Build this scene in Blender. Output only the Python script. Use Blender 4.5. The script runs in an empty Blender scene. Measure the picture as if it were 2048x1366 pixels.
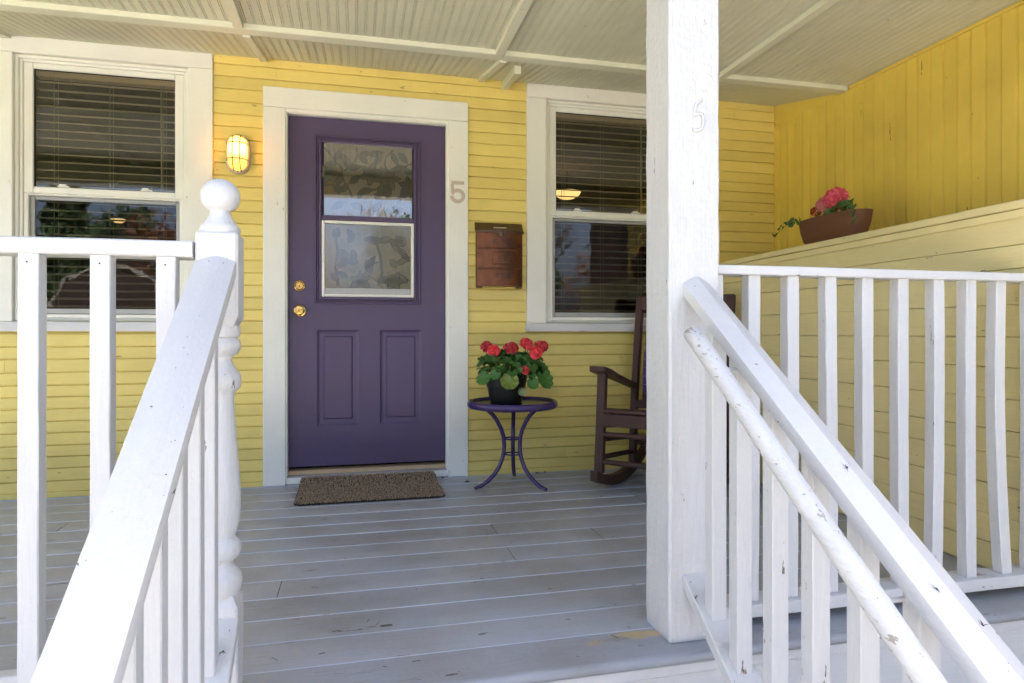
import bpy, bmesh, math, random
from math import sin, cos, pi, radians, sqrt, atan2
from mathutils import Vector, Matrix, Euler

# ------------------------------------------------------------------ camera, sky, sun, exposure
scene = bpy.context.scene
COL = scene.collection
cam_d = bpy.data.cameras.new("camera"); cam = bpy.data.objects.new("camera", cam_d); COL.objects.link(cam)
cam.location = (0.376, -3.936, 0.873)
cam.rotation_euler = (radians(90), 0, radians(-13.53))
cam_d.sensor_width = 36.0; cam_d.lens = 1305 / 2048 * 36.0
cam_d.shift_y = -18 / 2048
cam_d.clip_start = 0.05; cam_d.clip_end = 2000
scene.camera = cam

SUN_EL, SUN_AZ = 53.0, 165.0         # the sun stands behind the house: porch and steps lie in its shade
world = bpy.data.worlds.new("World"); scene.world = world; world.use_nodes = True
wn = world.node_tree; wn.nodes.clear()
wo = wn.nodes.new("ShaderNodeOutputWorld"); wb = wn.nodes.new("ShaderNodeBackground"); sky = wn.nodes.new("ShaderNodeTexSky")
sky.sky_type = 'NISHITA'; sky.sun_disc = False
sky.sun_elevation = radians(SUN_EL); sky.sun_rotation = radians(180 - SUN_AZ)
sky.air_density = 0.58; sky.dust_density = 8.0; sky.ozone_density = 0.4
wb.inputs[1].default_value = 0.15
wn.links.new(sky.outputs[0], wb.inputs[0]); wn.links.new(wb.outputs[0], wo.inputs[0])

sun_d = bpy.data.lights.new("sun", 'SUN'); sun = bpy.data.objects.new("sun", sun_d); COL.objects.link(sun)
sun_d.energy = 3.2; sun_d.angle = radians(0.5); sun_d.color = (1.0, 0.94, 0.85)
sdir = Vector((sin(radians(SUN_AZ)) * cos(radians(SUN_EL)), -cos(radians(SUN_AZ)) * cos(radians(SUN_EL)), sin(radians(SUN_EL))))
sun.rotation_euler = sdir.to_track_quat('Z', 'Y').to_euler()
sun.location = sdir * 30

vs = scene.view_settings
vs.view_transform = 'Standard'; vs.look = 'None'; vs.gamma = 1.0; vs.use_curve_mapping = False
vs.exposure = 2.9
scene.render.engine = 'CYCLES'
scene.cycles.use_denoising = True
scene.cycles.max_bounces = 6; scene.cycles.diffuse_bounces = 4; scene.cycles.glossy_bounces = 3; scene.cycles.transparent_max_bounces = 10
scene.cycles.use_adaptive_sampling = True; scene.cycles.adaptive_threshold = 0.02
scene.cycles.caustics_reflective = False; scene.cycles.caustics_refractive = False
scene.cycles.sample_clamp_indirect = 6.0

RND = random.Random(5)

# ------------------------------------------------------------------ materials
MATS = {}
def srgb(r, g, b):
    f = lambda c: (c / 255 / 12.92) if c / 255 <= 0.04045 else ((c / 255 + 0.055) / 1.055) ** 2.4
    return (f(r), f(g), f(b))

def new_mat(name):
    m = bpy.data.materials.new(name); m.use_nodes = True
    nt = m.node_tree; nt.nodes.clear()
    out = nt.nodes.new("ShaderNodeOutputMaterial"); p = nt.nodes.new("ShaderNodeBsdfPrincipled")
    nt.links.new(p.outputs[0], out.inputs[0]); MATS[name] = m
    return m, nt, p, out

def nd(nt, kind, **kw):
    n = nt.nodes.new(kind)
    for k, v in kw.items(): setattr(n, k, v)
    return n

def mathn(nt, op, a, b=None, clamp=False):
    n = nt.nodes.new("ShaderNodeMath"); n.operation = op; n.use_clamp = clamp
    for i, v in enumerate((a, b)):
        if v is None: continue
        if isinstance(v, (int, float)): n.inputs[i].default_value = v
        else: nt.links.new(v, n.inputs[i])
    return n.outputs[0]

def mixc(nt, fac, a, b, mode='MIX'):
    n = nt.nodes.new("ShaderNodeMix"); n.data_type = 'RGBA'; n.blend_type = mode
    for s, v in ((n.inputs[0], fac), (n.inputs[6], a), (n.inputs[7], b)):
        if isinstance(v, (int, float)): s.default_value = v
        elif isinstance(v, tuple): s.default_value = (*v, 1)
        else: nt.links.new(v, s)
    return n.outputs[2]

def noise(nt, vec, scale, detail=4, rough=0.55):
    n = nt.nodes.new("ShaderNodeTexNoise"); n.inputs["Scale"].default_value = scale
    n.inputs["Detail"].default_value = detail; n.inputs["Roughness"].default_value = rough
    nt.links.new(vec, n.inputs["Vector"]); return n.outputs[0]

def mapped(nt, scale, src=None, loc=(0, 0, 0)):
    if src is None:
        g = nt.nodes.new("ShaderNodeNewGeometry"); src = g.outputs["Position"]
    mp = nt.nodes.new("ShaderNodeMapping"); mp.inputs["Scale"].default_value = scale; mp.inputs["Location"].default_value = loc
    nt.links.new(src, mp.inputs[0]); return mp.outputs[0]

def ramp(nt, fac, lo, hi):
    n = nt.nodes.new("ShaderNodeMapRange"); n.inputs[1].default_value = lo; n.inputs[2].default_value = hi
    nt.links.new(fac, n.inputs[0]); return n.outputs[0]

def paint(name, col, rough=0.42, grain='Z', grain_amt=0.25, lump=0.3, chip=0.0, chip_col=(0.10, 0.075, 0.055),
          dirt=0.10, dirt_col=None, rnd=0.06, chip_scale=9.0, spec=0.5, patch=None, scratch=0.0):
    """painted wood: grain and brush relief, flaked specks, faint stains"""
    m, nt, p, out = new_mat(name)
    st = {'X': (0.06, 1, 1), 'Y': (1, 0.06, 1), 'Z': (1, 1, 0.06), None: (1, 1, 1)}[grain]
    oi = nt.nodes.new("ShaderNodeObjectInfo")
    vg = mapped(nt, tuple(s * 1.0 for s in st)); vp = mapped(nt, (1, 1, 1))
    off = nt.nodes.new("ShaderNodeVectorMath"); off.operation = 'MULTIPLY_ADD'
    nt.links.new(oi.outputs["Random"], off.inputs[0]); off.inputs[1].default_value = (7, 5, 9); nt.links.new(vg, off.inputs[2])
    g1 = noise(nt, off.outputs[0], 150, 3, 0.6)
    l1 = noise(nt, vp, 55, 2, 0.55)
    big = noise(nt, vp, 2.3, 3, 0.6)
    dc = dirt_col or tuple(c * 0.62 for c in col)
    c = mixc(nt, mathn(nt, 'MULTIPLY', ramp(nt, big, 0.42, 0.75), dirt * 2.2), col, dc)
    tone = mathn(nt, 'ADD', mathn(nt, 'MULTIPLY', oi.outputs["Random"], rnd), 1 - rnd * 0.6)
    tone = mathn(nt, 'MULTIPLY', tone, mathn(nt, 'ADD', mathn(nt, 'MULTIPLY', g1, grain_amt * 0.28), 1 - grain_amt * 0.14))
    cm = nt.nodes.new("ShaderNodeVectorMath"); cm.operation = 'SCALE'; nt.links.new(c, cm.inputs[0]); nt.links.new(tone, cm.inputs["Scale"])
    c = cm.outputs[0]
    hsum = mathn(nt, 'ADD', mathn(nt, 'MULTIPLY', g1, grain_amt), mathn(nt, 'MULTIPLY', l1, lump))
    if chip > 0:
        cst = tuple(0.22 if s < 1 else 1 for s in st)
        vc = mapped(nt, cst, loc=(3.1, 1.7, 0.4))
        n1 = noise(nt, vc, chip_scale * 4.2, 4, 0.68)
        n2 = big
        lim = mathn(nt, 'SUBTRACT', 0.80 - chip * 0.10, mathn(nt, 'MULTIPLY', n2, 0.16))
        k = nt.nodes.new("ShaderNodeMapRange"); nt.links.new(mathn(nt, 'SUBTRACT', n1, lim), k.inputs[0])
        k.inputs[1].default_value = 0.0; k.inputs[2].default_value = 0.02
        c = mixc(nt, k.outputs[0], c, chip_col)
        hsum = mathn(nt, 'SUBTRACT', hsum, mathn(nt, 'MULTIPLY', k.outputs[0], 0.45))
    if scratch > 0:
        vs_ = mapped(nt, tuple(0.05 if s < 1 else 1.4 for s in st), loc=(9, 4, 2))
        k2 = ramp(nt, noise(nt, vs_, 85, 6, 0.75), 0.70 - scratch * 0.06, 0.76 - scratch * 0.06)
        msk = ramp(nt, noise(nt, vp, 2.0, 2), 0.48, 0.66)
        c = mixc(nt, mathn(nt, 'MULTIPLY', mathn(nt, 'MULTIPLY', k2, msk, True), 0.8), c, chip_col)
    if patch:
        for (px, py, rx, ry, pc) in patch:
            vv = mapped(nt, (1 / rx, 1 / ry, 0), loc=(-px / rx, -py / ry, 0))
            ln = nt.nodes.new("ShaderNodeVectorMath"); ln.operation = 'LENGTH'; nt.links.new(vv, ln.inputs[0])
            d = mathn(nt, 'ADD', ln.outputs["Value"], mathn(nt, 'MULTIPLY', mathn(nt, 'SUBTRACT', noise(nt, vp, 38, 5, 0.7), 0.5), 2.6))
            kk = nt.nodes.new("ShaderNodeMapRange"); nt.links.new(d, kk.inputs[0])
            kk.inputs[1].default_value = 1.0; kk.inputs[2].default_value = 0.75; kk.inputs[3].default_value = 0; kk.inputs[4].default_value = 1
            c = mixc(nt, kk.outputs[0], c, pc)
    nt.links.new(c, p.inputs["Base Color"])
    rr = mathn(nt, 'ADD', mathn(nt, 'MULTIPLY', l1, 0.25), rough - 0.1)
    nt.links.new(rr, p.inputs["Roughness"]); p.inputs["Specular IOR Level"].default_value = spec
    b = nt.nodes.new("ShaderNodeBump"); b.inputs["Strength"].default_value = 0.55; b.inputs["Distance"].default_value = 0.004
    nt.links.new(hsum, b.inputs["Height"]); nt.links.new(b.outputs[0], p.inputs["Normal"])
    return m

def plain(name, col, rough=0.5, metal=0.0, var=0.12, scale=30, bump=0.15, spec=0.5, **kw):
    m, nt, p, out = new_mat(name)
    vp = mapped(nt, (1, 1, 1)); n1 = noise(nt, vp, scale, 4); oi = nt.nodes.new("ShaderNodeObjectInfo")
    t = mathn(nt, 'ADD', 1 - var * 0.8, mathn(nt, 'ADD', mathn(nt, 'MULTIPLY', n1, var), mathn(nt, 'MULTIPLY', oi.outputs["Random"], var)))
    cm = nt.nodes.new("ShaderNodeVectorMath"); cm.operation = 'SCALE'; cm.inputs[0].default_value = col; nt.links.new(t, cm.inputs["Scale"])
    nt.links.new(cm.outputs[0], p.inputs["Base Color"])
    p.inputs["Roughness"].default_value = rough; p.inputs["Metallic"].default_value = metal; p.inputs["Specular IOR Level"].default_value = spec
    for k, v in kw.items(): p.inputs[k.replace("_", " ")].default_value = v
    if bump:
        b = nt.nodes.new("ShaderNodeBump"); b.inputs["Strength"].default_value = bump; b.inputs["Distance"].default_value = 0.003
        nt.links.new(noise(nt, vp, scale * 4, 3), b.inputs["Height"]); nt.links.new(b.outputs[0], p.inputs["Normal"])
    return m

YEL = (0.83, 0.665, 0.195)
siding_m = paint("yellow siding paint", YEL, 0.50, 'X', 0.55, 0.30, chip=0.22, chip_col=(0.42, 0.30, 0.12), dirt=0.20, dirt_col=(0.64, 0.49, 0.15), rnd=0.14)
panel_m = paint("mustard panel paint", (0.81, 0.60, 0.105), 0.45, 'Z', 0.30, 0.20, chip=0.28, chip_col=(0.17, 0.075, 0.03), dirt=0.16, dirt_col=(0.50, 0.32, 0.08), rnd=0.07, chip_scale=4.0)
knee_m = paint("pale yellow board paint", (0.89, 0.75, 0.365), 0.50, 'Y', 0.55, 0.42, chip=0.32, chip_col=(0.28, 0.20, 0.09), dirt=0.14, dirt_col=(0.72, 0.59, 0.27), rnd=0.08)
trim_m = paint("cream trim paint", (0.86, 0.85, 0.775), 0.42, 'Z', 0.25, 0.30, chip=0.14, chip_col=(0.33, 0.29, 0.22), dirt=0.08)
trimx_m = paint("cream trim paint across", (0.86, 0.85, 0.775), 0.42, 'X', 0.25, 0.30, chip=0.14, chip_col=(0.33, 0.29, 0.22), dirt=0.08)
vinyl_m = plain("ivory vinyl", (0.84, 0.825, 0.75), 0.35, var=0.04, bump=0.04)
ceil_m = paint("cream beadboard paint", (0.69, 0.68, 0.515), 0.50, 'Y', 0.22, 0.18, chip=0.16, chip_col=(0.30, 0.25, 0.17), dirt=0.12, rnd=0.06)
ceilx_m = paint("cream ceiling strip paint", (0.75, 0.745, 0.59), 0.50, 'X', 0.22, 0.25, chip=0.22, chip_col=(0.26, 0.21, 0.14), dirt=0.12, rnd=0.05)
white_z = paint("white rail paint upright", (0.675, 0.67, 0.66), 0.40, 'Z', 0.5, 0.8, chip=0.40, chip_col=(0.16, 0.13, 0.10), dirt=0.10, dirt_col=(0.54, 0.525, 0.49), rnd=0.05)
white_x = paint("white rail paint level", (0.675, 0.67, 0.66), 0.40, 'X', 0.5, 0.7, chip=0.40, chip_col=(0.16, 0.13, 0.10), dirt=0.10, dirt_col=(0.54, 0.525, 0.49), rnd=0.05)
white_y = paint("white rail paint sloping", (0.655, 0.645, 0.625), 0.40, 'Y', 0.4, 0.6, chip=0.34, chip_col=(0.14, 0.11, 0.09), dirt=0.08, dirt_col=(0.55, 0.535, 0.50), rnd=0.03)
post_m = paint("white post paint", (0.675, 0.67, 0.66), 0.40, 'Z', 0.75, 1.5, chip=0.20, chip_col=(0.22, 0.19, 0.15), dirt=0.10, dirt_col=(0.54, 0.52, 0.48), rnd=0.0)
pole_m = paint("flaking white pole paint", (0.70, 0.69, 0.66), 0.50, 'Y', 0.8, 0.5, chip=0.95, chip_col=(0.38, 0.335, 0.28), dirt=0.22, rnd=0.0, chip_scale=19)
TAN = (0.55, 0.42, 0.24)
floor_m = paint("grey deck paint", (0.40, 0.417, 0.452), 0.34, 'X', 0.7, 0.4, chip=0.55, chip_col=(0.13, 0.105, 0.085), dirt=0.34, dirt_col=(0.285, 0.272, 0.245), rnd=0.12, scratch=2.0, chip_scale=6,
                patch=[(1.17, -2.19, 0.085, 0.024, TAN), (1.03, -2.205, 0.035, 0.013, (0.46, 0.37, 0.24)), (1.10, -2.20, 0.06, 0.014, (0.34, 0.32, 0.29))])
door_m = paint("purple door paint", (0.090, 0.061, 0.136), 0.40, 'Z', 0.22, 0.16, chip=0.10, chip_col=(0.17, 0.14, 0.21), dirt=0.22, dirt_col=(0.10, 0.062, 0.10), rnd=0.0)
chair_m = paint("brown chair paint", (0.078, 0.039, 0.030), 0.45, 'Z', 0.25, 0.2, chip=0.0, dirt=0.1, rnd=0.10, spec=0.25)
table_m = plain("dark purple enamel", (0.048, 0.027, 0.115), 0.22, var=0.12, bump=0.06)
tabletop_m = plain("worn dark table top", (0.035, 0.026, 0.038), 0.20, var=0.35, scale=14, bump=0.05)
pot_m = plain("black plastic pot", (0.012, 0.012, 0.013), 0.38, var=0.1, bump=0.08)
planter_m = plain("brown clay planter", (0.165, 0.070, 0.036), 0.6, var=0.25, scale=12, bump=0.2, spec=0.25)
soil_m = plain("dark soil", (0.03, 0.02, 0.014), 0.95, bump=1.0)
brass_m = plain("polished brass", (0.80, 0.52, 0.18), 0.20, 1.0, var=0.06, bump=0.03)
steel_m = plain("brushed grey metal", (0.56, 0.47, 0.40), 0.45, 0.55, var=0.2, bump=0.1)
iron_m = plain("dark iron", (0.06, 0.05, 0.045), 0.5, 0.6)
nail_m = plain("dark nail hole", (0.05, 0.04, 0.035), 0.8)
lampbase_m = plain("beige lamp casting", (0.55, 0.47, 0.36), 0.5, var=0.15)
wire_m = plain("beige cage wire", (0.20, 0.15, 0.10), 0.45, var=0.1)
threshold_m = plain("bare tan threshold", (0.42, 0.30, 0.17), 0.6, var=0.3, scale=18)
sillgrey_m = plain("grey worn sill", (0.36, 0.355, 0.35), 0.5, var=0.3, scale=25)
gasket_m = plain("black rubber gasket", (0.012, 0.012, 0.012), 0.6)
blind_m = plain("tan blind slat", (0.68, 0.54, 0.34), 0.45, var=0.08, bump=0.0)
cord_m = plain("blind cord", (0.45, 0.38, 0.27), 0.7, bump=0.0)
cushion_m = None
leafdry_m = plain("dry brown leaf", (0.12, 0.05, 0.03), 0.7)
room_m = plain("brown room wall", (0.13, 0.075, 0.045), 0.7, var=0.15, scale=3)
roomfl_m = plain("room floor boards", (0.10, 0.055, 0.03), 0.5, var=0.3, scale=3)
lawn_m = plain("lawn green", (0.055, 0.085, 0.03), 0.9, var=0.4, scale=2.0, bump=0.4)
concrete_m = plain("pale concrete", (0.46, 0.44, 0.40), 0.8, var=0.25, scale=5, bump=0.3)
asphalt_m = plain("asphalt", (0.055, 0.055, 0.057), 0.85, var=0.3, scale=20, bump=0.3)
bark_m = plain("tree bark", (0.085, 0.062, 0.045), 0.9, var=0.4, scale=12, bump=0.8)
roof_m = plain("grey shingle", (0.10, 0.10, 0.10), 0.9, var=0.3)

def leafmat(name, col, vein, rough=0.42, trans=0.25, var=0.5):
    m, nt, p, out = new_mat(name)
    tc = nt.nodes.new("ShaderNodeTexCoord"); oi = nt.nodes.new("ShaderNodeObjectInfo")
    vp = mapped(nt, (1, 1, 1))
    n1 = noise(nt, vp, 45, 3)
    gr = nt.nodes.new("ShaderNodeTexGradient"); gr.gradient_type = 'RADIAL'; nt.links.new(tc.outputs["Object"], gr.inputs[0])
    wv = mathn(nt, 'SINE', mathn(nt, 'MULTIPLY', gr.outputs["Fac"], 2 * pi * 7))
    vk = ramp(nt, wv, 0.86, 1.0)
    c = mixc(nt, mathn(nt, 'MULTIPLY', vk, 0.45), col, vein)
    t = mathn(nt, 'ADD', 1 - var * 0.5, mathn(nt, 'ADD', mathn(nt, 'MULTIPLY', oi.outputs["Random"], var), mathn(nt, 'MULTIPLY', mathn(nt, 'SUBTRACT', n1, 0.5), 0.5)))
    cm = nt.nodes.new("ShaderNodeVectorMath"); cm.operation = 'SCALE'; nt.links.new(c, cm.inputs[0]); nt.links.new(t, cm.inputs["Scale"])
    nt.links.new(cm.outputs[0], p.inputs["Base Color"]); p.inputs["Roughness"].default_value = rough
    tr = nt.nodes.new("ShaderNodeBsdfTranslucent"); nt.links.new(cm.outputs[0], tr.inputs[0])
    mx = nt.nodes.new("ShaderNodeMixShader"); mx.inputs[0].default_value = trans
    nt.links.new(p.outputs[0], mx.inputs[1]); nt.links.new(tr.outputs[0], mx.inputs[2]); nt.links.new(mx.outputs[0], out.inputs[0])
    return m
gleaf_m = leafmat("geranium leaf", (0.068, 0.185, 0.034), (0.17, 0.33, 0.09))
gleaf_y = leafmat("yellowing geranium leaf", (0.20, 0.27, 0.045), (0.40, 0.38, 0.10), var=0.1)
gleaf_p = leafmat("pale leaf underside", (0.26, 0.33, 0.17), (0.17, 0.23, 0.10), var=0.1)
gpetal_m = leafmat("coral red petal", (0.84, 0.085, 0.10), (0.88, 0.36, 0.38), 0.5, 0.3, 0.55)
ppetal_m = leafmat("pink petal", (0.78, 0.115, 0.165), (0.85, 0.30, 0.35), 0.5, 0.3, 0.2)
ppale_m = leafmat("pale pink petal", (0.82, 0.27, 0.28), (0.85, 0.45, 0.42), 0.5, 0.3, 0.2)
pred_m = leafmat("crimson petal", (0.42, 0.008, 0.020), (0.55, 0.03, 0.05), 0.45, 0.2, 0.2)
vine_m = leafmat("ivy leaf", (0.055, 0.125, 0.025), (0.22, 0.30, 0.10), 0.45, 0.2, 0.4)
stem_m = plain("green stem", (0.10, 0.17, 0.05), 0.5)
tree_g = leafmat("conifer foliage", (0.030, 0.062, 0.022), (0.05, 0.09, 0.03), 0.6, 0.1, 0.5)
tree_r = leafmat("russet foliage", (0.16, 0.062, 0.026), (0.20, 0.10, 0.04), 0.6, 0.2, 0.5)

def glassmat(name, ior=1.6, rough=0.0, tint=(1, 1, 1), wob=0.0):
    m = bpy.data.materials.new(name); m.use_nodes = True; nt = m.node_tree; nt.nodes.clear()
    out = nt.nodes.new("ShaderNodeOutputMaterial"); tr = nt.nodes.new("ShaderNodeBsdfTransparent"); gl = nt.nodes.new("ShaderNodeBsdfGlossy")
    fr = nt.nodes.new("ShaderNodeFresnel"); mx = nt.nodes.new("ShaderNodeMixShader")
    tr.inputs[0].default_value = (*tint, 1); gl.inputs["Roughness"].default_value = rough; fr.inputs[0].default_value = ior
    if wob:
        b = nt.nodes.new("ShaderNodeBump"); b.inputs["Strength"].default_value = wob; b.inputs["Distance"].default_value = 0.002
        nt.links.new(noise(nt, mapped(nt, (1, 1, 1)), 5.0, 2), b.inputs["Height"]); nt.links.new(b.outputs[0], gl.inputs["Normal"])
    nt.links.new(fr.outputs[0], mx.inputs[0]); nt.links.new(tr.outputs[0], mx.inputs[1]); nt.links.new(gl.outputs[0], mx.inputs[2])
    nt.links.new(mx.outputs[0], out.inputs[0]); return m
glass_m = glassmat("window glass", 1.74, 0.0, (0.93, 0.93, 0.90), 0.25)
doorglass_m = glassmat("door glass", 2.3, 0.0, (0.97, 0.97, 0.96), 0.2)
doorlow_m = glassmat("old door storm glass", 2.0, 0.10, (0.95, 0.95, 0.94), 0.6)
screen_m = glassmat("screened storm glass", 1.55, 0.015, (0.72, 0.71, 0.70), 0.3)

# textured pane of the door
m_, nt_, p_, o_ = new_mat("pebbled tan glass")
_v = mapped(nt_, (1, 1, 1)); _n = noise(nt_, _v, 420, 3, 0.6); _s = noise(nt_, mapped(nt_, (1, 1, 0.05)), 160, 3)
_c = mixc(nt_, ramp(nt_, _n, 0.35, 0.7), (0.40, 0.315, 0.19), (0.60, 0.50, 0.33))
_c = mixc(nt_, mathn(nt_, 'MULTIPLY', ramp(nt_, _s, 0.5, 0.75), 0.35), _c, (0.66, 0.60, 0.48))
nt_.links.new(_c, p_.inputs["Base Color"]); p_.inputs["Roughness"].default_value = 0.35
_b = nt_.nodes.new("ShaderNodeBump"); _b.inputs["Strength"].default_value = 0.4; _b.inputs["Distance"].default_value = 0.001
nt_.links.new(_n, _b.inputs["Height"]); nt_.links.new(_b.outputs[0], p_.inputs["Normal"])
pane_m = m_
film_leaf = plain("brown film leaf", (0.11, 0.088, 0.058), 0.45, var=0.5, scale=40, bump=0.1)
film_pet = plain("grey film petal", (0.27, 0.225, 0.155), 0.45, var=0.4, scale=40, bump=0.1)
film_line = plain("dark film outline", (0.030, 0.022, 0.016), 0.4, bump=0.0)
film_glow = plain("painted amber glow", (0.50, 0.25, 0.08), 0.4, var=0.4, scale=90, bump=0.5)  # colour for the orange glow painted into the door pane

# copper with worn dark edges
m_, nt_, p_, o_ = new_mat("aged copper")
_v = mapped(nt_, (1, 1, 1)); _n = noise(nt_, _v, 9, 5, 0.65); _f = noise(nt_, _v, 90, 3)
_c = mixc(nt_, ramp(nt_, _n, 0.35, 0.68), (0.22, 0.082, 0.040), (0.085, 0.040, 0.027))
nt_.links.new(_c, p_.inputs["Base Color"]); p_.inputs["Metallic"].default_value = 0.75
nt_.links.new(mathn(nt_, 'ADD', 0.30, mathn(nt_, 'MULTIPLY', _f, 0.22)), p_.inputs["Roughness"])
copper_m = m_
copperd_m = plain("dark bronze lid", (0.125, 0.075, 0.048), 0.42, 0.6, var=0.3, scale=18)

# doormat pile
m_, nt_, p_, o_ = new_mat("brown flecked pile")
oi_ = nt_.nodes.new("ShaderNodeNewGeometry")
_n = noise(nt_, oi_.outputs["Position"], 190, 2, 0.7)
_c = mixc(nt_, ramp(nt_, _n, 0.38, 0.64), (0.13, 0.085, 0.052), (0.66, 0.49, 0.32))
nt_.links.new(_c, p_.inputs["Base Color"]); p_.inputs["Roughness"].default_value = 0.95; p_.inputs["Specular IOR Level"].default_value = 0.1
mat_m = m_

# plaid cushion
m_, nt_, p_, o_ = new_mat("purple checked cloth")
tc_ = nt_.nodes.new("ShaderNodeTexCoord")
sx = nt_.nodes.new("ShaderNodeSeparateXYZ"); nt_.links.new(tc_.outputs["Object"], sx.inputs[0])
def _stripe(o, per, wid):
    f = mathn(nt_, 'FRACT', mathn(nt_, 'MULTIPLY', o, 1 / per)); return mathn(nt_, 'LESS_THAN', f, wid)
_k = mathn(nt_, 'MAXIMUM', _stripe(sx.outputs[0], 0.05, 0.06), _stripe(sx.outputs[2], 0.05, 0.06))
_c = mixc(nt_, _k, (0.060, 0.042, 0.16), (0.26, 0.20, 0.32))
nt_.links.new(_c, p_.inputs["Base Color"]); p_.inputs["Roughness"].default_value = 0.9
cushion_m = m_

def emit(name, col, s):
    m = bpy.data.materials.new(name); m.use_nodes = True; nt = m.node_tree; nt.nodes.clear()
    o = nt.nodes.new("ShaderNodeOutputMaterial"); e = nt.nodes.new("ShaderNodeEmission"); e.inputs[0].default_value = (*col, 1); e.inputs[1].default_value = s
    nt.links.new(e.outputs[0], o.inputs[0]); return m
bulb_m = emit("lit bulb", (1.0, 0.72, 0.36), 9.0)
bowl_m = emit("lit lamp bowl", (1.0, 0.62, 0.22), 0.24)
m = bpy.data.materials.new("amber frosted glass"); m.use_nodes = True; nt = m.node_tree; nt.nodes.clear()
o = nt.nodes.new("ShaderNodeOutputMaterial"); t_ = nt.nodes.new("ShaderNodeBsdfTranslucent"); g_ = nt.nodes.new("ShaderNodeBsdfGlossy"); x_ = nt.nodes.new("ShaderNodeMixShader")
t_.inputs[0].default_value = (0.64, 0.33, 0.075, 1); g_.inputs["Roughness"].default_value = 0.25; x_.inputs[0].default_value = 0.06
nt.links.new(t_.outputs[0], x_.inputs[1]); nt.links.new(g_.outputs[0], x_.inputs[2]); nt.links.new(x_.outputs[0], o.inputs[0])
globe_m = m

# ------------------------------------------------------------------ geometry helpers
class MB:
    def __init__(s): s.v = []; s.f = []; s.m = []
    def add(s, vs, fs, mi=0):
        b = len(s.v); s.v += [tuple(v) for v in vs]; s.f += [tuple(i + b for i in f) for f in fs]; s.m += [mi] * len(fs); return s
    def mesh(s, name, mats, smooth=False):
        me = bpy.data.meshes.new(name); me.from_pydata(s.v, [], s.f)
        for mm in (mats if isinstance(mats, (list, tuple)) else [mats]): me.materials.append(mm)
        me.polygons.foreach_set("material_index", s.m)
        bm = bmesh.new(); bm.from_mesh(me); bmesh.ops.recalc_face_normals(bm, faces=bm.faces); bm.to_mesh(me); bm.free()
        if smooth:
            me.polygons.foreach_set("use_smooth", [True] * len(me.polygons)); 
            me.set_sharp_from_angle(angle=radians(smooth if smooth is not True else 40))
        me.update(); return me

def obj(name, me, parent=None, loc=(0, 0, 0), rot=(0, 0, 0), **props):
    o = bpy.data.objects.new(name, me); COL.objects.link(o); o.location = loc; o.rotation_euler = rot
    if parent: o.parent = parent
    for k, v in props.items(): o[k] = v
    return o

def build(name, mb, mats, parent=None, smooth=False, loc=(0, 0, 0), rot=(0, 0, 0), **props):
    return obj(name, mb.mesh(name, mats, smooth), parent, loc, rot, **props)

def thing(name, label, cat, loc=(0, 0, 0), rotz=0.0, group=None):
    o = bpy.data.objects.new(name, None); COL.objects.link(o); o.location = loc; o.rotation_euler = (0, 0, rotz)
    o.empty_display_size = 0.1; o["label"] = label; o["category"] = cat
    if group: o["group"] = group
    return o

def box(mb, x0, x1, y0, y1, z0, z1, ch=0.0, mi=0):
    """box with its twelve edges chamfered"""
    if ch <= 0:
        v = [(x, y, z) for x in (x0, x1) for y in (y0, y1) for z in (z0, z1)]
        return mb.add(v, [(0, 1, 3, 2), (4, 6, 7, 5), (0, 4, 5, 1), (2, 3, 7, 6), (0, 2, 6, 4), (1, 5, 7, 3)], mi)
    bm = bmesh.new(); bmesh.ops.create_cube(bm, size=1.0)
    for w in bm.verts: w.co = Vector(((x0 + x1) / 2 + w.co.x * (x1 - x0), (y0 + y1) / 2 + w.co.y * (y1 - y0), (z0 + z1) / 2 + w.co.z * (z1 - z0)))
    bmesh.ops.bevel(bm, geom=bm.edges[:], offset=ch, segments=1, affect='EDGES', profile=0.5)
    bm.verts.index_update(); r = mb.add([w.co[:] for w in bm.verts], [[w.index for w in f.verts] for f in bm.faces], mi); bm.free(); return r

def bar(mb, p0, p1, w, h, up=(0, 0, 1), ch=0.003, seg=1, bow=(0, 0), top=None, mi=0, jit=0.0):
    """chamfered bar from p0 to p1, w across, h along 'up'; bow bends it; top adds a ridge; the ends are cut square to 'cut' axis"""
    p0 = Vector(p0); p1 = Vector(p1); a = (p1 - p0).normalized(); s = a.cross(Vector(up)).normalized(); u = s.cross(a)
    hw, hh = w / 2, h / 2
    sec = [(-hw + ch, -hh), (hw - ch, -hh), (hw, -hh + ch), (hw, hh - ch), (hw - ch, hh), (-hw + ch, hh), (-hw, hh - ch), (-hw, -hh + ch)]
    if top: sec = sec[:5] + [(0, hh + top)] + sec[5:]
    n = len(sec); vs = []; fs = []
    for i in range(seg + 1):
        t = i / seg; c = p0.lerp(p1, t); b = sin(pi * t)
        c = c + s * bow[0] * b + u * bow[1] * b
        for (x, y) in sec: vs.append(c + s * (x + RND.uniform(-jit, jit)) + u * (y + RND.uniform(-jit, jit)))
    for i in range(seg):
        for j in range(n):
            k = (j + 1) % n; fs.append((i * n + j, i * n + k, (i + 1) * n + k, (i + 1) * n + j))
    fs.append(tuple(range(n))[::-1]); fs.append(tuple(range(seg * n, seg * n + n)))
    return mb.add(vs, fs, mi)

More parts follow.
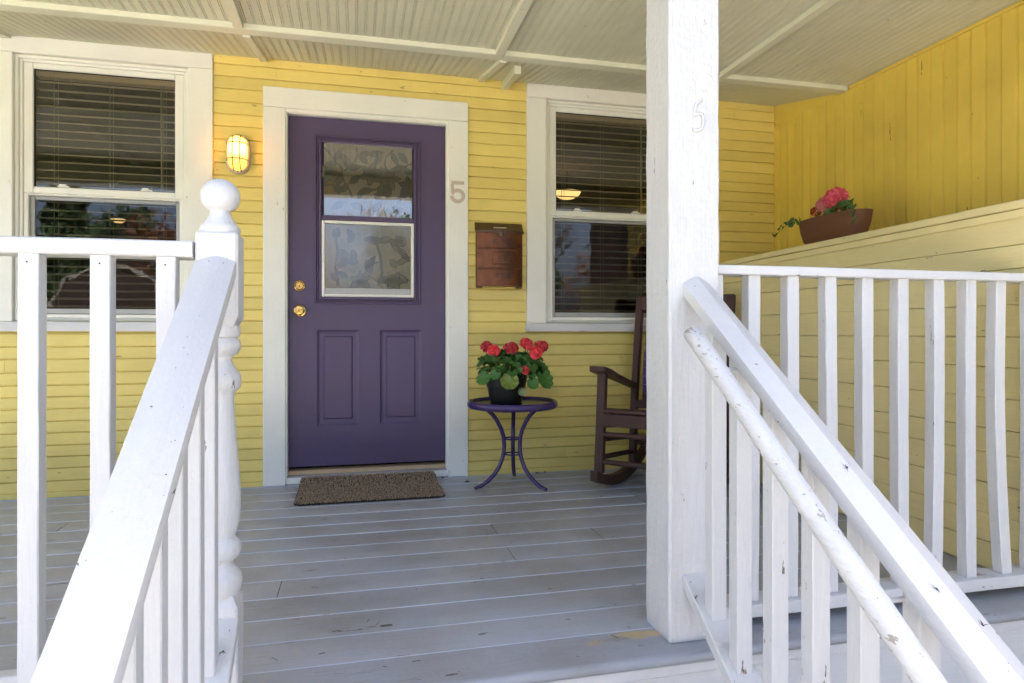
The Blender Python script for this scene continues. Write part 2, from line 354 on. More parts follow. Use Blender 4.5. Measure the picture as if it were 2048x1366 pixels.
def sweep_y(mb, sec, pts, mi=0):
    """vertical section (x,z) carried along points (x,y,z): ends stay plumb (stair rails)"""
    n = len(sec); vs = []; fs = []
    for (px, py, pz) in pts:
        for (x, z) in sec: vs.append((px + x, py, pz + z))
    for i in range(len(pts) - 1):
        for j in range(n):
            k = (j + 1) % n; fs.append((i * n + j, i * n + k, (i + 1) * n + k, (i + 1) * n + j))
    fs.append(tuple(range(n))[::-1]); fs.append(tuple(range((len(pts) - 1) * n, len(pts) * n)))
    return mb.add(vs, fs, mi)

def prism(mb, poly, axis, a0, a1, seg=1, jit=0.0, mi=0):
    """polygon in the other two axes extruded along axis 'X','Y','Z' """
    n = len(poly); vs = []; fs = []
    for i in range(seg + 1):
        a = a0 + (a1 - a0) * i / seg
        d1, d2 = RND.uniform(-jit, jit), RND.uniform(-jit, jit)
        for (p, q) in poly:
            p2, q2 = p + d1, q + d2
            vs.append({'X': (a, p2, q2), 'Y': (p2, a, q2), 'Z': (p2, q2, a)}[axis])
    for i in range(seg):
        for j in range(n):
            k = (j + 1) % n; fs.append((i * n + j, i * n + k, (i + 1) * n + k, (i + 1) * n + j))
    fs.append(tuple(range(n))[::-1]); fs.append(tuple(range(seg * n, seg * n + n)))
    return mb.add(vs, fs, mi)

def tube(mb, pts, r, n=10, caps=True, mi=0):
    pts = [Vector(p) for p in pts]; vs = []; fs = []; up = None
    for i, p in enumerate(pts):
        t = (pts[min(i + 1, len(pts) - 1)] - pts[max(i - 1, 0)]).normalized()
        if up is None: up = Vector((0, 0, 1)) if abs(t.z) < 0.9 else Vector((1, 0, 0))
        s = t.cross(up).normalized(); u = s.cross(t); up = u
        rr = r[i] if isinstance(r, (list, tuple)) else r
        for k in range(n):
            a = 2 * pi * k / n; vs.append(p + s * rr * cos(a) + u * rr * sin(a))
    for i in range(len(pts) - 1):
        for k in range(n):
            l = (k + 1) % n; fs.append((i * n + k, i * n + l, (i + 1) * n + l, (i + 1) * n + k))
    if caps: fs.append(tuple(range(n))[::-1]); fs.append(tuple(range((len(pts) - 1) * n, len(pts) * n)))
    return mb.add(vs, fs, mi)

def lathe(mb, prof, c=(0, 0, 0), n=32, mi=0, axis='Z'):
    vs = []; fs = []
    for (r, z) in prof:
        for k in range(n):
            a = 2 * pi * k / n
            q = (r * cos(a), r * sin(a), z)
            if axis == 'Y': q = (r * cos(a), -z, r * sin(a))
            vs.append((c[0] + q[0], c[1] + q[1], c[2] + q[2]))
    for i in range(len(prof) - 1):
        for k in range(n):
            l = (k + 1) % n; fs.append((i * n + k, i * n + l, (i + 1) * n + l, (i + 1) * n + k))
    fs.append(tuple(range(n))[::-1]); fs.append(tuple(range((len(prof) - 1) * n, len(prof) * n)))
    return mb.add(vs, fs, mi)

def frame(mb, x0, x1, z0, z1, w, y0, y1, wb=None, wt=None, ch=0.003, mi=0):
    """rectangular frame facing -Y (sides, bottom, top butted)"""
    wb = wb or w; wt = wt or w
    box(mb, x0, x0 + w, y0, y1, z0, z1, ch, mi); box(mb, x1 - w, x1, y0, y1, z0, z1, ch, mi)
    box(mb, x0 + w, x1 - w, y0 + 0.001, y1 - 0.001, z0, z0 + wb, ch, mi); box(mb, x0 + w, x1 - w, y0 + 0.001, y1 - 0.001, z1 - wt, z1, ch, mi)
    return mb

def text_mesh(txt, size, depth, mat):
    c = bpy.data.curves.new("lettering", 'FONT'); c.body = txt; c.size = size; c.extrude = depth; c.bevel_depth = depth * 0.4
    c.align_x = 'CENTER'; c.align_y = 'CENTER'; c.resolution_u = 3
    t = bpy.data.objects.new("lettering", c); COL.objects.link(t)
    dg = bpy.context.evaluated_depsgraph_get(); me = bpy.data.meshes.new_from_object(t.evaluated_get(dg))
    bpy.data.objects.remove(t); me.materials.clear(); me.materials.append(mat); return me

# ------------------------------------------------------------------ ground and street (behind the camera, seen in the panes)
GZ = -0.76
def sheet(name, x0, x1, y0, y1, z, mat, kind="structure"):
    mb = MB(); mb.add([(x0, y0, z), (x1, y0, z), (x1, y1, z), (x0, y1, z)], [(0, 1, 2, 3)]); o = build(name, mb, mat); o["kind"] = kind; return o
sheet("ground", -400, 400, -400, 400, GZ, lawn_m)
sheet("bounce_forecourt", -16, 16, -10.4, -3.2, GZ + 0.004, concrete_m)  # unseen pale forecourt, added to bounce sunlight into the porch
sheet("road", -60, 60, -17.0, -10.6, GZ + 0.004, asphalt_m)

# ------------------------------------------------------------------ porch floor
pfloor = obj("porch_floor", None); pfloor["kind"] = "structure"
PL = [0.06, -0.035, -0.2, -0.362, -0.527, -0.692, -0.86, -1.02, -1.182, -1.348, -1.512, -1.672, -1.838, -1.998, -2.158, -2.325]
JO = {4: [-0.9, 1.83], 5: [1.832], 6: [-0.4], 7: [0.978], 8: [-1.3, 1.399], 9: [0.976], 10: [0.126, 2.1], 11: [-0.75], 12: [1.9], 13: [-1.2], 3: [0.2], 2: [-0.6, 2.0]}
def deck_plank(x0, x1, yb, yf, last):
    mb = MB(); r = RND
    dz = r.uniform(-0.0012, 0.0008); tilt = r.uniform(-0.0008, 0.0008)
    c = 0.0055
    zb, zf = dz + tilt, dz - tilt
    g = 0.0012
    if not last: sec = [(yb - g, -0.03), (yb - g, zb - 0.003), (yb - g - 0.0015, zb), ((yb + yf) / 2, (zb + zf) / 2 + 0.0006), (yf + c, zf), (yf + c * 0.35, zf - 0.0016), (yf + g, zf - c), (yf + g, -0.03)]
    else:
        sec = [(yb - g, -0.032), (yb - g, zb - 0.003), (yb - g - 0.0015, zb), (yf + 0.02, zf)]
        for k in range(1, 7):
            a = pi / 2 * k / 6 * 1.7; sec.append((yf + 0.016 - 0.016 * sin(a), zf - 0.016 + 0.016 * cos(a)))
        sec.append((yf + 0.012, -0.032))
    prism(mb, sec, 'X', x0 + 0.0014, x1 - 0.0014, 6, 0.0004)
    build("plank", mb, floor_m, pfloor, smooth=35)
for i in range(len(PL) - 1):
    xs = [-2.6] + JO.get(i, []) + [2.648 if i < 14 else 3.0]
    for a, b in zip(xs[:-1], xs[1:]): deck_plank(a, b, PL[i], PL[i + 1], i == len(PL) - 2)
    for jx in xs[1:-1]:
        mb = MB(); box(mb, jx - 0.0013, jx + 0.0013, PL[i + 1] + 0.004, PL[i] - 0.004, -0.02, -0.0004); build("joint_gap", mb, nail_m, pfloor)
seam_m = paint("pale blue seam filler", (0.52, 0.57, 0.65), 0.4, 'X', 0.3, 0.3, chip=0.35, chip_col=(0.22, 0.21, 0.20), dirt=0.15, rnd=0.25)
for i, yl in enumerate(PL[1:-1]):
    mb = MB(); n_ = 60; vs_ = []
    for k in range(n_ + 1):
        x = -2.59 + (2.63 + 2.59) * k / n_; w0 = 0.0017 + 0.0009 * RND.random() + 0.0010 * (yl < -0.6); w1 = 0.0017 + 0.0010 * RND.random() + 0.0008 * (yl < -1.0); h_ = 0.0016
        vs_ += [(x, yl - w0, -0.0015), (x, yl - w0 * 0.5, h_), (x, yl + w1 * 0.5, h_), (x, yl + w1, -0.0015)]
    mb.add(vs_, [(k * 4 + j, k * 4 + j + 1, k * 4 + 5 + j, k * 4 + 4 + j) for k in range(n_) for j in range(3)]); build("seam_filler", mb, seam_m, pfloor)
mb = MB(); box(mb, -2.6, 3.0, -2.29, 0.1, -0.06, -0.034); build("subfloor", mb, plain("dark joist timber", (0.05, 0.04, 0.03), 0.9), pfloor)
mb = MB(); box(mb, -2.6, 3.0, -2.305, -2.285, GZ - 0.02, -0.062, 0.003); box(mb, -2.6, 3.0, -2.312, -2.285, -0.0615, -0.033, 0.002); build("fascia", mb, white_x, pfloor)

# steps down to the path
steps = thing("porch_steps", "grey wooden steps with white risers going down from the porch", "steps", (0.69, -2.31, GZ))
steps.location = (0, 0, 0)
for k in range(1, 4):
    mb = MB(); box(mb, 0.067, 1.288, -2.312 - 0.27 * k - 0.02, -2.312 - 0.27 * (k - 1) - 0.001, -0.19 * k - 0.03, -0.19 * k, 0.006); build("tread", mb, floor_m, steps)
    mb = MB(); box(mb, 0.067, 1.288, -2.312 - 0.27 * k, -2.312 - 0.27 * k + 0.018, max(-0.19 * (k + 1), GZ), -0.19 * k - 0.0305, 0.002); build("riser", mb, white_x, steps)
for x in (0.035, 1.29):
    mb = MB(); prism(mb, [(-2.316, -0.26), (-2.316, GZ), (-3.1, GZ), (-3.1, GZ + 0.03)], 'X', x, x + 0.03); build("stringer", mb, white_y, steps)

# ------------------------------------------------------------------ porch ceiling and roof
CZ = 2.305; XS = 3.17
pceil = obj("porch_ceiling", None); pceil["kind"] = "structure"
U = 0.0415
def bead_sec(n):
    pts = []
    for k in range(n):
        a = k * U
        pts += [(a + 0.0002, 0.0035), (a + 0.002, 0.0), (a + U - 0.0105, 0.0), (a + U - 0.0088, 0.0038), (a + U - 0.0070, 0.0006), (a + U - 0.0045, 0.0), (a + U - 0.0020, 0.0006)]
    pts.append((n * U - 0.0002, 0.0035)); return pts
sec = bead_sec(2)
def bead_mesh(name, y0, z0, y1, z1, mat):
    mb = MB(); n = len(sec); vs_ = [(x, y0, z0 + z) for x, z in sec] + [(x, y1, z1 + z) for x, z in sec]
    vs_ += [(0.0002, y0, z0 + 0.012), (2 * U - 0.0002, y0, z0 + 0.012), (0.0002, y1, z1 + 0.012), (2 * U - 0.0002, y1, z1 + 0.012)]
    fs = [(j, j + 1, n + j + 1, n + j) for j in range(n - 1)]
    b = 2 * n; fs += [(b, b + 1, b + 3, b + 2), (0, b, b + 2, n), (n - 1, 2 * n - 1, b + 3, b + 1)]
    mb.add(vs_, fs); return mb.mesh(name, mat)
m_out = bead_mesh("outer_board", -0.66, CZ, -2.30, CZ + 0.0, ceil_m)
m_in = bead_mesh("inner_board", 0.02, 2.4293, -0.665, 2.2867, ceil_m)
x = -2.6
while x < 3.2:
    obj("board", m_out, pceil, (x, 0, RND.uniform(-0.0006, 0.0006))); obj("board", m_in, pceil, (x, 0, RND.uniform(-0.0006, 0.0006))); x += 2 * U
mb = MB(); box(mb, -2.6, 1.112, -0.705, -0.638, 2.281, 2.312, 0.003); build("cross_beam", mb, ceilx_m, pceil)
mb = MB(); box(mb, 1.114, XS - 0.004, -0.704, -0.637, 2.2805, 2.312, 0.003); build("cross_beam", mb, ceilx_m, pceil)
mb = MB(); prism(mb, [(-0.6375, 2.282), (-0.6375, 2.297), (-0.620, 2.299), (-0.626, 2.289)], 'X', -2.6, XS - 0.03); build("moulding", mb, ceilx_m, pceil)
for xb in (-1.40, -0.148, 1.090, 2.352):
    mb = MB(); box(mb, xb - 0.022, xb + 0.022, -2.28, -0.7055, CZ - 0.024, CZ + 0.004, 0.002); build("batten", mb, ceilx_m, pceil)
for xb in (-1.38, -0.125, 1.122):
    mb = MB(); bar(mb, (xb, -0.036, 2.4105), (xb, -0.632, 2.2865), 0.036, 0.024, ch=0.002); build("batten", mb, ceilx_m, pceil)
mb = MB(); bar(mb, (1.268, -0.05, 2.383), (1.235, -0.50, 2.303), 0.036, 0.050, ch=0.002); build("bracket_block", mb, ceil_m, pceil)
mb = MB(); box(mb, -2.62, 3.32, -2.262, -2.105, 2.12, 2.302, 0.006); build("header_beam", mb, white_x, pceil)

proof = obj("porch_roof", None); proof["kind"] = "structure"
mb = MB(); box(mb, -2.8, 3.5, -2.6, 0.0, 2.46, 2.52); box(mb, -2.8, 3.5, -2.6, -2.264, 2.345, 2.46, 0.004)
build("roof_slab", mb, roof_m, proof)
mb = MB(); box(mb, -2.8, 3.5, -2.625, -2.602, 2.30, 2.53, 0.004); build("fascia", mb, white_x, proof)

# ------------------------------------------------------------------ the house
house = thing("house", "yellow clapboard house front with purple door and two white trimmed windows", "house")
WL, WR = -0.937, 1.957
mb = MB()
T0, T1 = 0.004, 0.14
for (a, b, c, d) in [(-4.0, WL - 0.42, GZ, 6.2), (WL + 0.42, -0.012, GZ, 6.2), (0.926, WR - 0.42, GZ, 6.2), (WR + 0.42, 6.0, GZ, 6.2),
                     (WL - 0.42, WL + 0.42, GZ, 0.935), (WL - 0.42, WL + 0.42, 2.335, 6.2), (-0.012, 0.926, GZ, -0.062), (-0.012, 0.926, 2.142, 6.2),
                     (WR - 0.42, WR + 0.42, GZ, 0.935), (WR - 0.42, WR + 0.42, 2.335, 6.2)]:
    box(mb, a, b, T0, T1, c, d)
build("wall", mb, siding_m, house)
mb = MB(); box(mb, XS + 0.13, 6.5, -3.85, 0.0, GZ, 6.2); build("wing_wall", mb, plain("brown wing siding", (0.10, 0.062, 0.038), 0.7), house)
mb = MB(); box(mb, -4.2, 6.2, -0.3, 6, 6.21, 6.4); build("roof", mb, roof_m, house)  # unseen; house made this tall so its shade covers the stair rails
rows = [0.03, 0.09, 0.157, 0.219, 0.279, 0.345, 0.407, 0.472, 0.536, 0.597, 0.665, 0.735, 0.80, 0.87, 0.941, 1.004, 1.074, 1.143, 1.212, 1.283, 1.349, 1.419,
        1.4865, 1.554, 1.62, 1.692, 1.755, 1.824, 1.887, 1.956, 2.03, 2.098, 2.169, 2.241, 2.31, 2.378, 2.44]
obst = [(WL - 0.545, WL + 0.545, 0.876, 2.44), (-0.129, 1.043, -0.1, 2.265), (WR - 0.545, WR + 0.545, 0.876, 2.44)]
def clap(x0, x1, zb, zt):
    if x1 - x0 < 0.02: return
    mb = MB(); d = RND.uniform(-0.001, 0.001)
    s_ = [(0.002, zb), (-0.0145 + d, zb + 0.0003), (-0.0165 + d, zb + 0.0022), (-0.0145 + d, zt - 0.0085), (-0.0125 + d, zt - 0.0055), (-0.0055, zt - 0.0036), (-0.0055, zt - 0.0002), (0.002, zt - 0.0002)]
    prism(mb, s_, 'X', x0, x1, max(2, int((x1 - x0) / 0.15)), 0.0003); build("clapboard", mb, siding_m, house, smooth=30)
mb = MB(); box(mb, -2.6, -0.1295, -0.022, 0.003, 0.001, 0.029, 0.002); box(mb, 1.0435, 2.65, -0.022, 0.003, 0.001, 0.029, 0.002); build("skirt_board", mb, siding_m, house)
for zb, zt in zip(rows[:-1], rows[1:]):
    cuts = [(-2.6, 3.168)]
    for (a, b, c, d) in obst:
        if zb >= c - 0.02 and zt <= d + 0.02:
            nc = []
            for (p, q) in cuts:
                if b <= p or a >= q: nc.append((p, q)); continue
                if a > p: nc.append((p, a - 0.001))
                if b < q: nc.append((b + 0.001, q))
            cuts = nc
    for (p, q) in cuts:
        js = []
        if zb > 2.2 and p < 1.0 < q: js = [-0.06, 1.036] if zb < 2.37 else [0.5]
        elif q - p > 1.0: js = [p + (q - p) * RND.uniform(0.25, 0.8)]
        xs = [p] + [j for j in js if p < j < q] + [q]
        for a, b in zip(xs[:-1], xs[1:]): clap(a + 0.0004, b - 0.0004, zb, zt)

# door surround
cas = MB(); box(cas, -0.129, -0.008, -0.029, 0.002, 0.002, 2.150, 0.003); build("door_casing", cas, trim_m, house)
cas = MB(); box(cas, 0.9225, 1.043, -0.029, 0.002, 0.002, 2.150, 0.003); build("door_casing", cas, trim_m, house)
cas = MB(); box(cas, -0.129, 1.043, -0.030, 0.002, 2.1515, 2.266, 0.003); build("door_casing", cas, trimx_m, house)
jm = MB()
box(jm, -0.024, -0.002, -0.02, 0.13, 0.02, 2.150); box(jm, 0.916, 0.938, -0.02, 0.13, 0.02, 2.150); box(jm, -0.002, 0.916, -0.02, 0.13, 2.1315, 2.150)
box(jm, -0.006, 0.002, -0.012, 0.024, 0.05, 2.128, 0.002); box(jm, 0.911, 0.920, -0.012, 0.024, 0.05, 2.128, 0.002); box(jm, 0.002, 0.911, -0.012, 0.024, 2.1265, 2.1312, 0.0015)
build("door_jamb", jm, trim_m, house)
sl = MB(); prism(sl, [(-0.012, 0.001), (-0.012, 0.040), (-0.006, 0.046), (0.06, 0.058), (0.13, 0.058), (0.13, 0.001)], 'X', -0.0065, 0.9205); build("door_sill", sl, sillgrey_m, house)
sl = MB(); box(sl, -0.0063, 0.9203, -0.0165, -0.0125, 0.006, 0.041, 0.001); build("sill_edge", sl, trimx_m, house)
sl = MB(); prism(sl, [(0.012, 0.052), (0.018, 0.072), (0.09, 0.076), (0.09, 0.06)], 'X', 0.003, 0.911); build("threshold", sl, threshold_m, house)

# door leaf: stiles, rails and raised panels
DY = 0.03
door = MB()
def raised(mb, x0, x1, z0, z1):      # moulded raised panel
    rings = [(0, 0), (0.008, 0.006), (0.016, 0.009), (0.036, 0.009), (0.043, 0.001), (0.046, 0.001)]
    vs_ = []; fs = []
    for (i, d) in rings: vs_ += [(x0 + i, DY + d, z0 + i), (x1 - i, DY + d, z0 + i), (x1 - i, DY + d, z1 - i), (x0 + i, DY + d, z1 - i)]
    for r in range(len(rings) - 1):
        for k in range(4): l = (k + 1) % 4; fs.append((r * 4 + k, r * 4 + l, r * 4 + 4 + l, r * 4 + 4 + k))
    b = 4 * (len(rings) - 1); fs.append((b, b + 1, b + 2, b + 3)); mb.add(vs_, fs)
P1 = (0.160, 0.399, 0.328, 0.888); P2 = (0.520, 0.767, 0.328, 0.888); GL = (0.165, 0.742, 1.060, 2.008)
def face_with_holes(mb, x0, x1, z0, z1, holes, y):
    xs = sorted({x0, x1, *[h[0] for h in holes], *[h[1] for h in holes]}); zs = sorted({z0, z1, *[h[2] for h in holes], *[h[3] for h in holes]})
    for a, b in zip(xs[:-1], xs[1:]):
        for c, d in zip(zs[:-1], zs[1:]):
            mx_, mz = (a + b) / 2, (c + d) / 2
            if any(h[0] < mx_ < h[1] and h[2] < mz < h[3] for h in holes): continue
            mb.add([(a, y, c), (b, y, c), (b, y, d), (a, y, d)], [(0, 1, 2, 3)])
face_with_holes(door, 0.003, 0.911, 0.094, 2.126, [P1, P2, GL], DY)
for p in (P1, P2): raised(door, *p)
door.add([(0.003, DY, 0.094), (0.911, DY, 0.094), (0.911, DY, 2.126), (0.003, DY, 2.126), (0.003, DY + 0.045, 0.094), (0.911, DY + 0.045, 0.094), (0.911, DY + 0.045, 2.126), (0.003, DY + 0.045, 2.126)],
         [(0, 1, 5, 4), (1, 2, 6, 5), (2, 3, 7, 6), (3, 0, 4, 7), (4, 5, 6, 7)])
do = build("door", door, door_m, house); do["label"] = "purple panelled front door with a leaf patterned glass pane"
mb = MB()
for (i, w, d, dep) in [(0.0, 0.012, 0.014, 0), (0.013, 0.010, 0.006, 0), (0.024, 0.016, 0.010, 0)]:
    frame(mb, 0.146 + i, 0.760 - i, 1.042 + i, 2.026 - i, w, DY - d, DY + 0.02, ch=0.003)
box(mb, 0.187, 0.721, DY - 0.006, DY + 0.02, 1.530, 1.560, 0.003)
build("glass_moulding", mb, door_m, do)
mb = MB(); frame(mb, 0.1875, 0.7205, 1.083, 1.5285, 0.017, DY - 0.014, DY + 0.012, ch=0.003); build("white_frame", mb, vinyl_m, do)
mb = MB(); box(mb, 0.2055, 0.7025, DY - 0.008, DY + 0.01, 1.1005, 1.134, 0.002); build("sash_rail", mb, plain("grey sash rail", (0.42, 0.42, 0.41), 0.5), do)
def pane(name, x0, x1, z0, z1, y, mat, parent):
    mb = MB(); box(mb, x0, x1, y, y + 0.003, z0, z1); return build(name, mb, mat, parent)
pane("pane", 0.20, 0.71, 1.555, 1.985, DY + 0.014, pane_m, do); pane("pane", 0.20, 0.71, 1.10, 1.53, DY + 0.016, pane_m, do)
pane("pane_glass", 0.20, 0.71, 1.555, 1.985, DY + 0.006, doorglass_m, do); pane("pane_glass", 0.205, 0.703, 1.101, 1.512, DY + 0.005, doorlow_m, do)

# leaf pattern on the panes, as drawn film pieces
def film(mb, ox, oz, sx_, sz, items, y):
    P = lambda u, v: (ox + u * sx_, oz + (1 - v) * sz)
    for it in items:
        if it[0] == 'L':
            _, u, v, ang, L, W, mi = it; n = 10; a = radians(ang)
            for (gr, yy, mm) in ((0.0032, y, 2), (0.0, y - 0.0004, mi)):
                pts = []
                for k in range(2 * n):
                    t = (k if k < n else 2 * n - k) / n; sd = 1 if k < n else -1
                    w = W * sin(pi * t ** 0.85) * 0.5 * sd; l = (t - 0.5) * L
                    l += gr * (t - 0.5) * 2; w += gr * sd * (0.2 + sin(pi * t))
                    c = P(u, v); pts.append((c[0] + l * cos(a) - w * sin(a), yy, c[1] + l * sin(a) + w * cos(a)))
                mb.add(pts, [tuple(range(2 * n))], mm)
        elif it[0] == 'V':
            pts = [P(*q) for q in it[1]]; w = it[2]; mm = it[3]
            for k in range(len(pts) - 1):
                (x0, z0), (x1, z1) = pts[k], pts[k + 1]; d = sqrt((x1 - x0) ** 2 + (z1 - z0) ** 2) or 1; nx, nz = -(z1 - z0) / d * w / 2, (x1 - x0) / d * w / 2
                e = 0.25 * w; ex, ez = (x1 - x0) / d * e, (z1 - z0) / d * e
                mb.add([(x0 - ex + nx, y + 0.0002, z0 - ez + nz), (x1 + ex + nx, y + 0.0002, z1 + ez + nz), (x1 + ex - nx, y + 0.0002, z1 + ez - nz), (x0 - ex - nx, y + 0.0002, z0 - ez - nz)], [(0, 1, 2, 3)], mm)
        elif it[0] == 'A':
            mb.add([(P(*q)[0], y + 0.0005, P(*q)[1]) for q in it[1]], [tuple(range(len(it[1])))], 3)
up = []
def flower(lst, u, v, r, ph, mi=1, n=6):
    for k in range(n):
        a = ph + 360 / n * k; lst.append(('L', u + cos(radians(a)) * r * 0.50, v - sin(radians(a)) * r * 0.62, a, 0.066 * r / 0.12, 0.030 * r / 0.12, mi))
up += [('A', [(0.002, 0.27), (0.09, 0.24), (0.17, 0.33), (0.19, 0.50), (0.15, 0.68), (0.002, 0.69)])]  # orange glow at the pane's left edge, painted as an amber patch
up += [('V', [(0.0, 0.02), (0.07, 0.12), (0.13, 0.22), (0.19, 0.30), (0.20, 0.42), (0.22, 0.50), (0.28, 0.62), (0.31, 0.72)], 0.011, 0), ('V', [(0.0, 0.57), (0.10, 0.55), (0.20, 0.60)], 0.009, 0),
       ('V', [(0.36, 0.0), (0.37, 0.10), (0.34, 0.20), (0.28, 0.28), (0.22, 0.34)], 0.010, 0), ('V', [(0.78, 0.0), (0.70, 0.10), (0.68, 0.22), (0.74, 0.35)], 0.010, 0),
       ('V', [(1.0, 0.18), (0.90, 0.24), (0.83, 0.20), (0.78, 0.08)], 0.010, 0), ('V', [(0.90, 0.45), (0.97, 0.54), (1.0, 0.66)], 0.008, 0), ('V', [(0.48, 0.63), (0.60, 0.58), (0.72, 0.45)], 0.012, 0)]
flower(up, 0.53, 0.37, 0.14, 20); flower(up, 0.72, 0.42, 0.15, 0); flower(up, 0.04, 0.40, 0.12, 10); flower(up, 0.97, 0.53, 0.13, 40, 0)
for (u, v, a, L, W) in [(0.16, 0.10, 60, .09, .035), (0.24, 0.20, -60, .10, .04), (0.08, 0.24, 5, .07, .025), (0.34, 0.46, 40, .075, .035), (0.22, 0.59, 50, .07, .035), (0.17, 0.46, 70, .09, .035), (0.14, 0.62, -60, .06, .03),
                     (0.34, 0.28, 10, .08, .03), (0.45, 0.08, 20, .08, .03), (0.44, 0.16, -40, .08, .03), (0.58, 0.06, 15, .09, .03), (0.61, 0.14, 60, .08, .03), (0.80, 0.12, -60, .08, .03), (0.90, 0.10, -50, .08, .035),
                     (0.86, 0.26, 15, .09, .035), (0.96, 0.30, -20, .07, .03), (0.47, 0.62, 15, .09, .035), (0.40, 0.68, 60, .05, .025), (0.66, 0.60, 60, .10, .05), (0.72, 0.60, 85, .10, .045), (0.60, 0.68, 70, .05, .03), (0.92, 0.64, 40, .07, .035), (0.86, 0.72, 70, .05, .025),
                     (0.15, 0.85, 30, .09, .035), (0.38, 0.86, -20, .09, .035), (0.60, 0.84, 50, .09, .035), (0.82, 0.88, 10, .09, .035)]:
    up.append(('L', u, v, a, L, W, 0))
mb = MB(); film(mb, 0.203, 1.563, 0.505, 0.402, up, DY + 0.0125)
build("leaf_film", mb, [film_leaf, film_pet, film_line, film_glow], do)
lo = [('V', [(0.30, 1.0), (0.36, 0.86), (0.46, 0.76), (0.56, 0.84), (0.66, 0.98)], 0.007, 2), ('V', [(0.62, 0.95), (0.66, 0.75), (0.64, 0.5), (0.60, 0.3), (0.45, 0.22)], 0.016, 0), ('V', [(0.14, 0.95), (0.12, 0.7), (0.14, 0.4), (0.10, 0.1)], 0.016, 0),
      ('V', [(0.72, 0.96), (0.78, 0.84), (0.88, 0.78), (0.98, 0.86)], 0.007, 2), ('V', [(0.46, 0.76), (0.52, 0.62), (0.62, 0.58)], 0.006, 2)]
for k in range(26):
    r_ = random.Random(100 + k); lo.append(('L', r_.uniform(0.08, 0.95), r_.uniform(0.06, 0.95), r_.uniform(0, 180), r_.uniform(0.06, 0.10), r_.uniform(0.025, 0.04), r_.choice((0, 1, 1))))
flower(lo, 0.40, 0.90, 0.13, 30); flower(lo, 0.80, 0.88, 0.13, 0)
mb = MB(); film(mb, 0.208, 1.136, 0.493, 0.375, lo, DY + 0.0145)
build("leaf_film", mb, [film_leaf, film_pet, film_line, film_glow], do)

# lock and knob
def lockset(name, x, z, prof):
    mb = MB(); lathe(mb, prof, (x, DY, z), 28, axis='Y'); o = build(name, mb, brass_m, do, smooth=35)
    return o
o = lockset("deadbolt", 0.064, 1.143, [(0.0, 0), (0.034, 0.0), (0.034, 0.004), (0.031, 0.009), (0.024, 0.012), (0.023, 0.020), (0.020, 0.024), (0.0, 0.024)])
o = lockset("door_knob", 0.066, 0.999, [(0.0, 0), (0.036, 0.0), (0.036, 0.003), (0.031, 0.009), (0.015, 0.012), (0.013, 0.030), (0.024, 0.036), (0.030, 0.048), (0.029, 0.060), (0.022, 0.066), (0.012, 0.067), (0.0, 0.067)])
mb = MB()
box(mb, 0.0625, 0.0655, DY - 0.0255, DY - 0.0235, 1.134, 1.147); box(mb, 0.0645, 0.0675, DY - 0.0685, DY - 0.0665, 0.993, 1.005)
build("keyhole", mb, gasket_m, do)

# windows
def window(xc, label):
    L, R_ = xc - 0.545, xc + 0.545; iL, iR = xc - 0.42, xc + 0.42
    w = MB(); box(w, L, iL, -0.029, 0.003, 0.931, 2.3345, 0.003); wi = build("window", w, trim_m, house); wi["label"] = label
    w = MB(); box(w, iR, R_, -0.029, 0.003, 0.931, 2.3345, 0.003); build("casing", w, trim_m, wi)
    w = MB(); box(w, L, R_, -0.0295, 0.003, 2.336, 2.421, 0.003); build("head_casing", w, trimx_m, wi)
    w = MB()
    prism(w, [(-0.048, 0.880), (-0.048, 0.924), (-0.044, 0.930), (0.03, 0.934), (0.03, 0.880)], 'X', L - 0.008, R_ + 0.008, 8, 0.0006); build("sill", w, white_x, wi)
    w = MB()
    frame(w, iL + 0.0005, iR - 0.0005, 0.9355, 2.334, 0.016, -0.006, 0.10, wb=0.008); frame(w, iL + 0.0172, iR - 0.0172, 0.944, 2.3175, 0.014, 0.006, 0.10, wb=0.006)
    build("frame", w, trim_m, wi)
    w = MB(); frame(w, iL + 0.0318, iR - 0.0318, 1.612, 2.303, 0.045, 0.014, 0.050, wb=0.036, wt=0.030, ch=0.004); build("upper_sash", w, vinyl_m, wi)
    w = MB(); frame(w, iL + 0.0318, iR - 0.0318, 0.951, 1.6115, 0.022, 0.016, 0.05, wb=0.020, wt=0.010, ch=0.003)
    build("storm_frame", w, vinyl_m, wi)
    w = MB(); frame(w, iL + 0.054, iR - 0.054, 0.972, 1.601, 0.022, 0.036, 0.062, wb=0.030, wt=0.020, ch=0.003)
    build("lower_sash", w, plain("grey aluminium sash", (0.36, 0.36, 0.35), 0.4, 0.3), wi)
    w = MB(); frame(w, iL + 0.0765, iR - 0.0765, 1.648, 2.273, 0.004, 0.026, 0.034, ch=0.0); build("gasket", w, gasket_m, wi)
    for dx in (-0.20, 0.20):
        w = MB(); box(w, xc + dx - 0.028, xc + dx + 0.028, 0.004, 0.030, 1.6485, 1.655, 0.002); box(w, xc + dx - 0.020, xc + dx + 0.012, 0.006, 0.026, 1.655, 1.664, 0.002); build("latch", w, vinyl_m, wi)
    pane("pane", iL + 0.0765, iR - 0.0765, 1.646, 2.274, 0.032, glass_m, wi); pane("pane", iL + 0.0755, iR - 0.0755, 1.000, 1.583, 0.044, screen_m, wi)
    return wi
window(WL, "white framed sash window beside the wall lamp, blind let down behind it")
window(WR, "white framed sash window right of the mailbox")

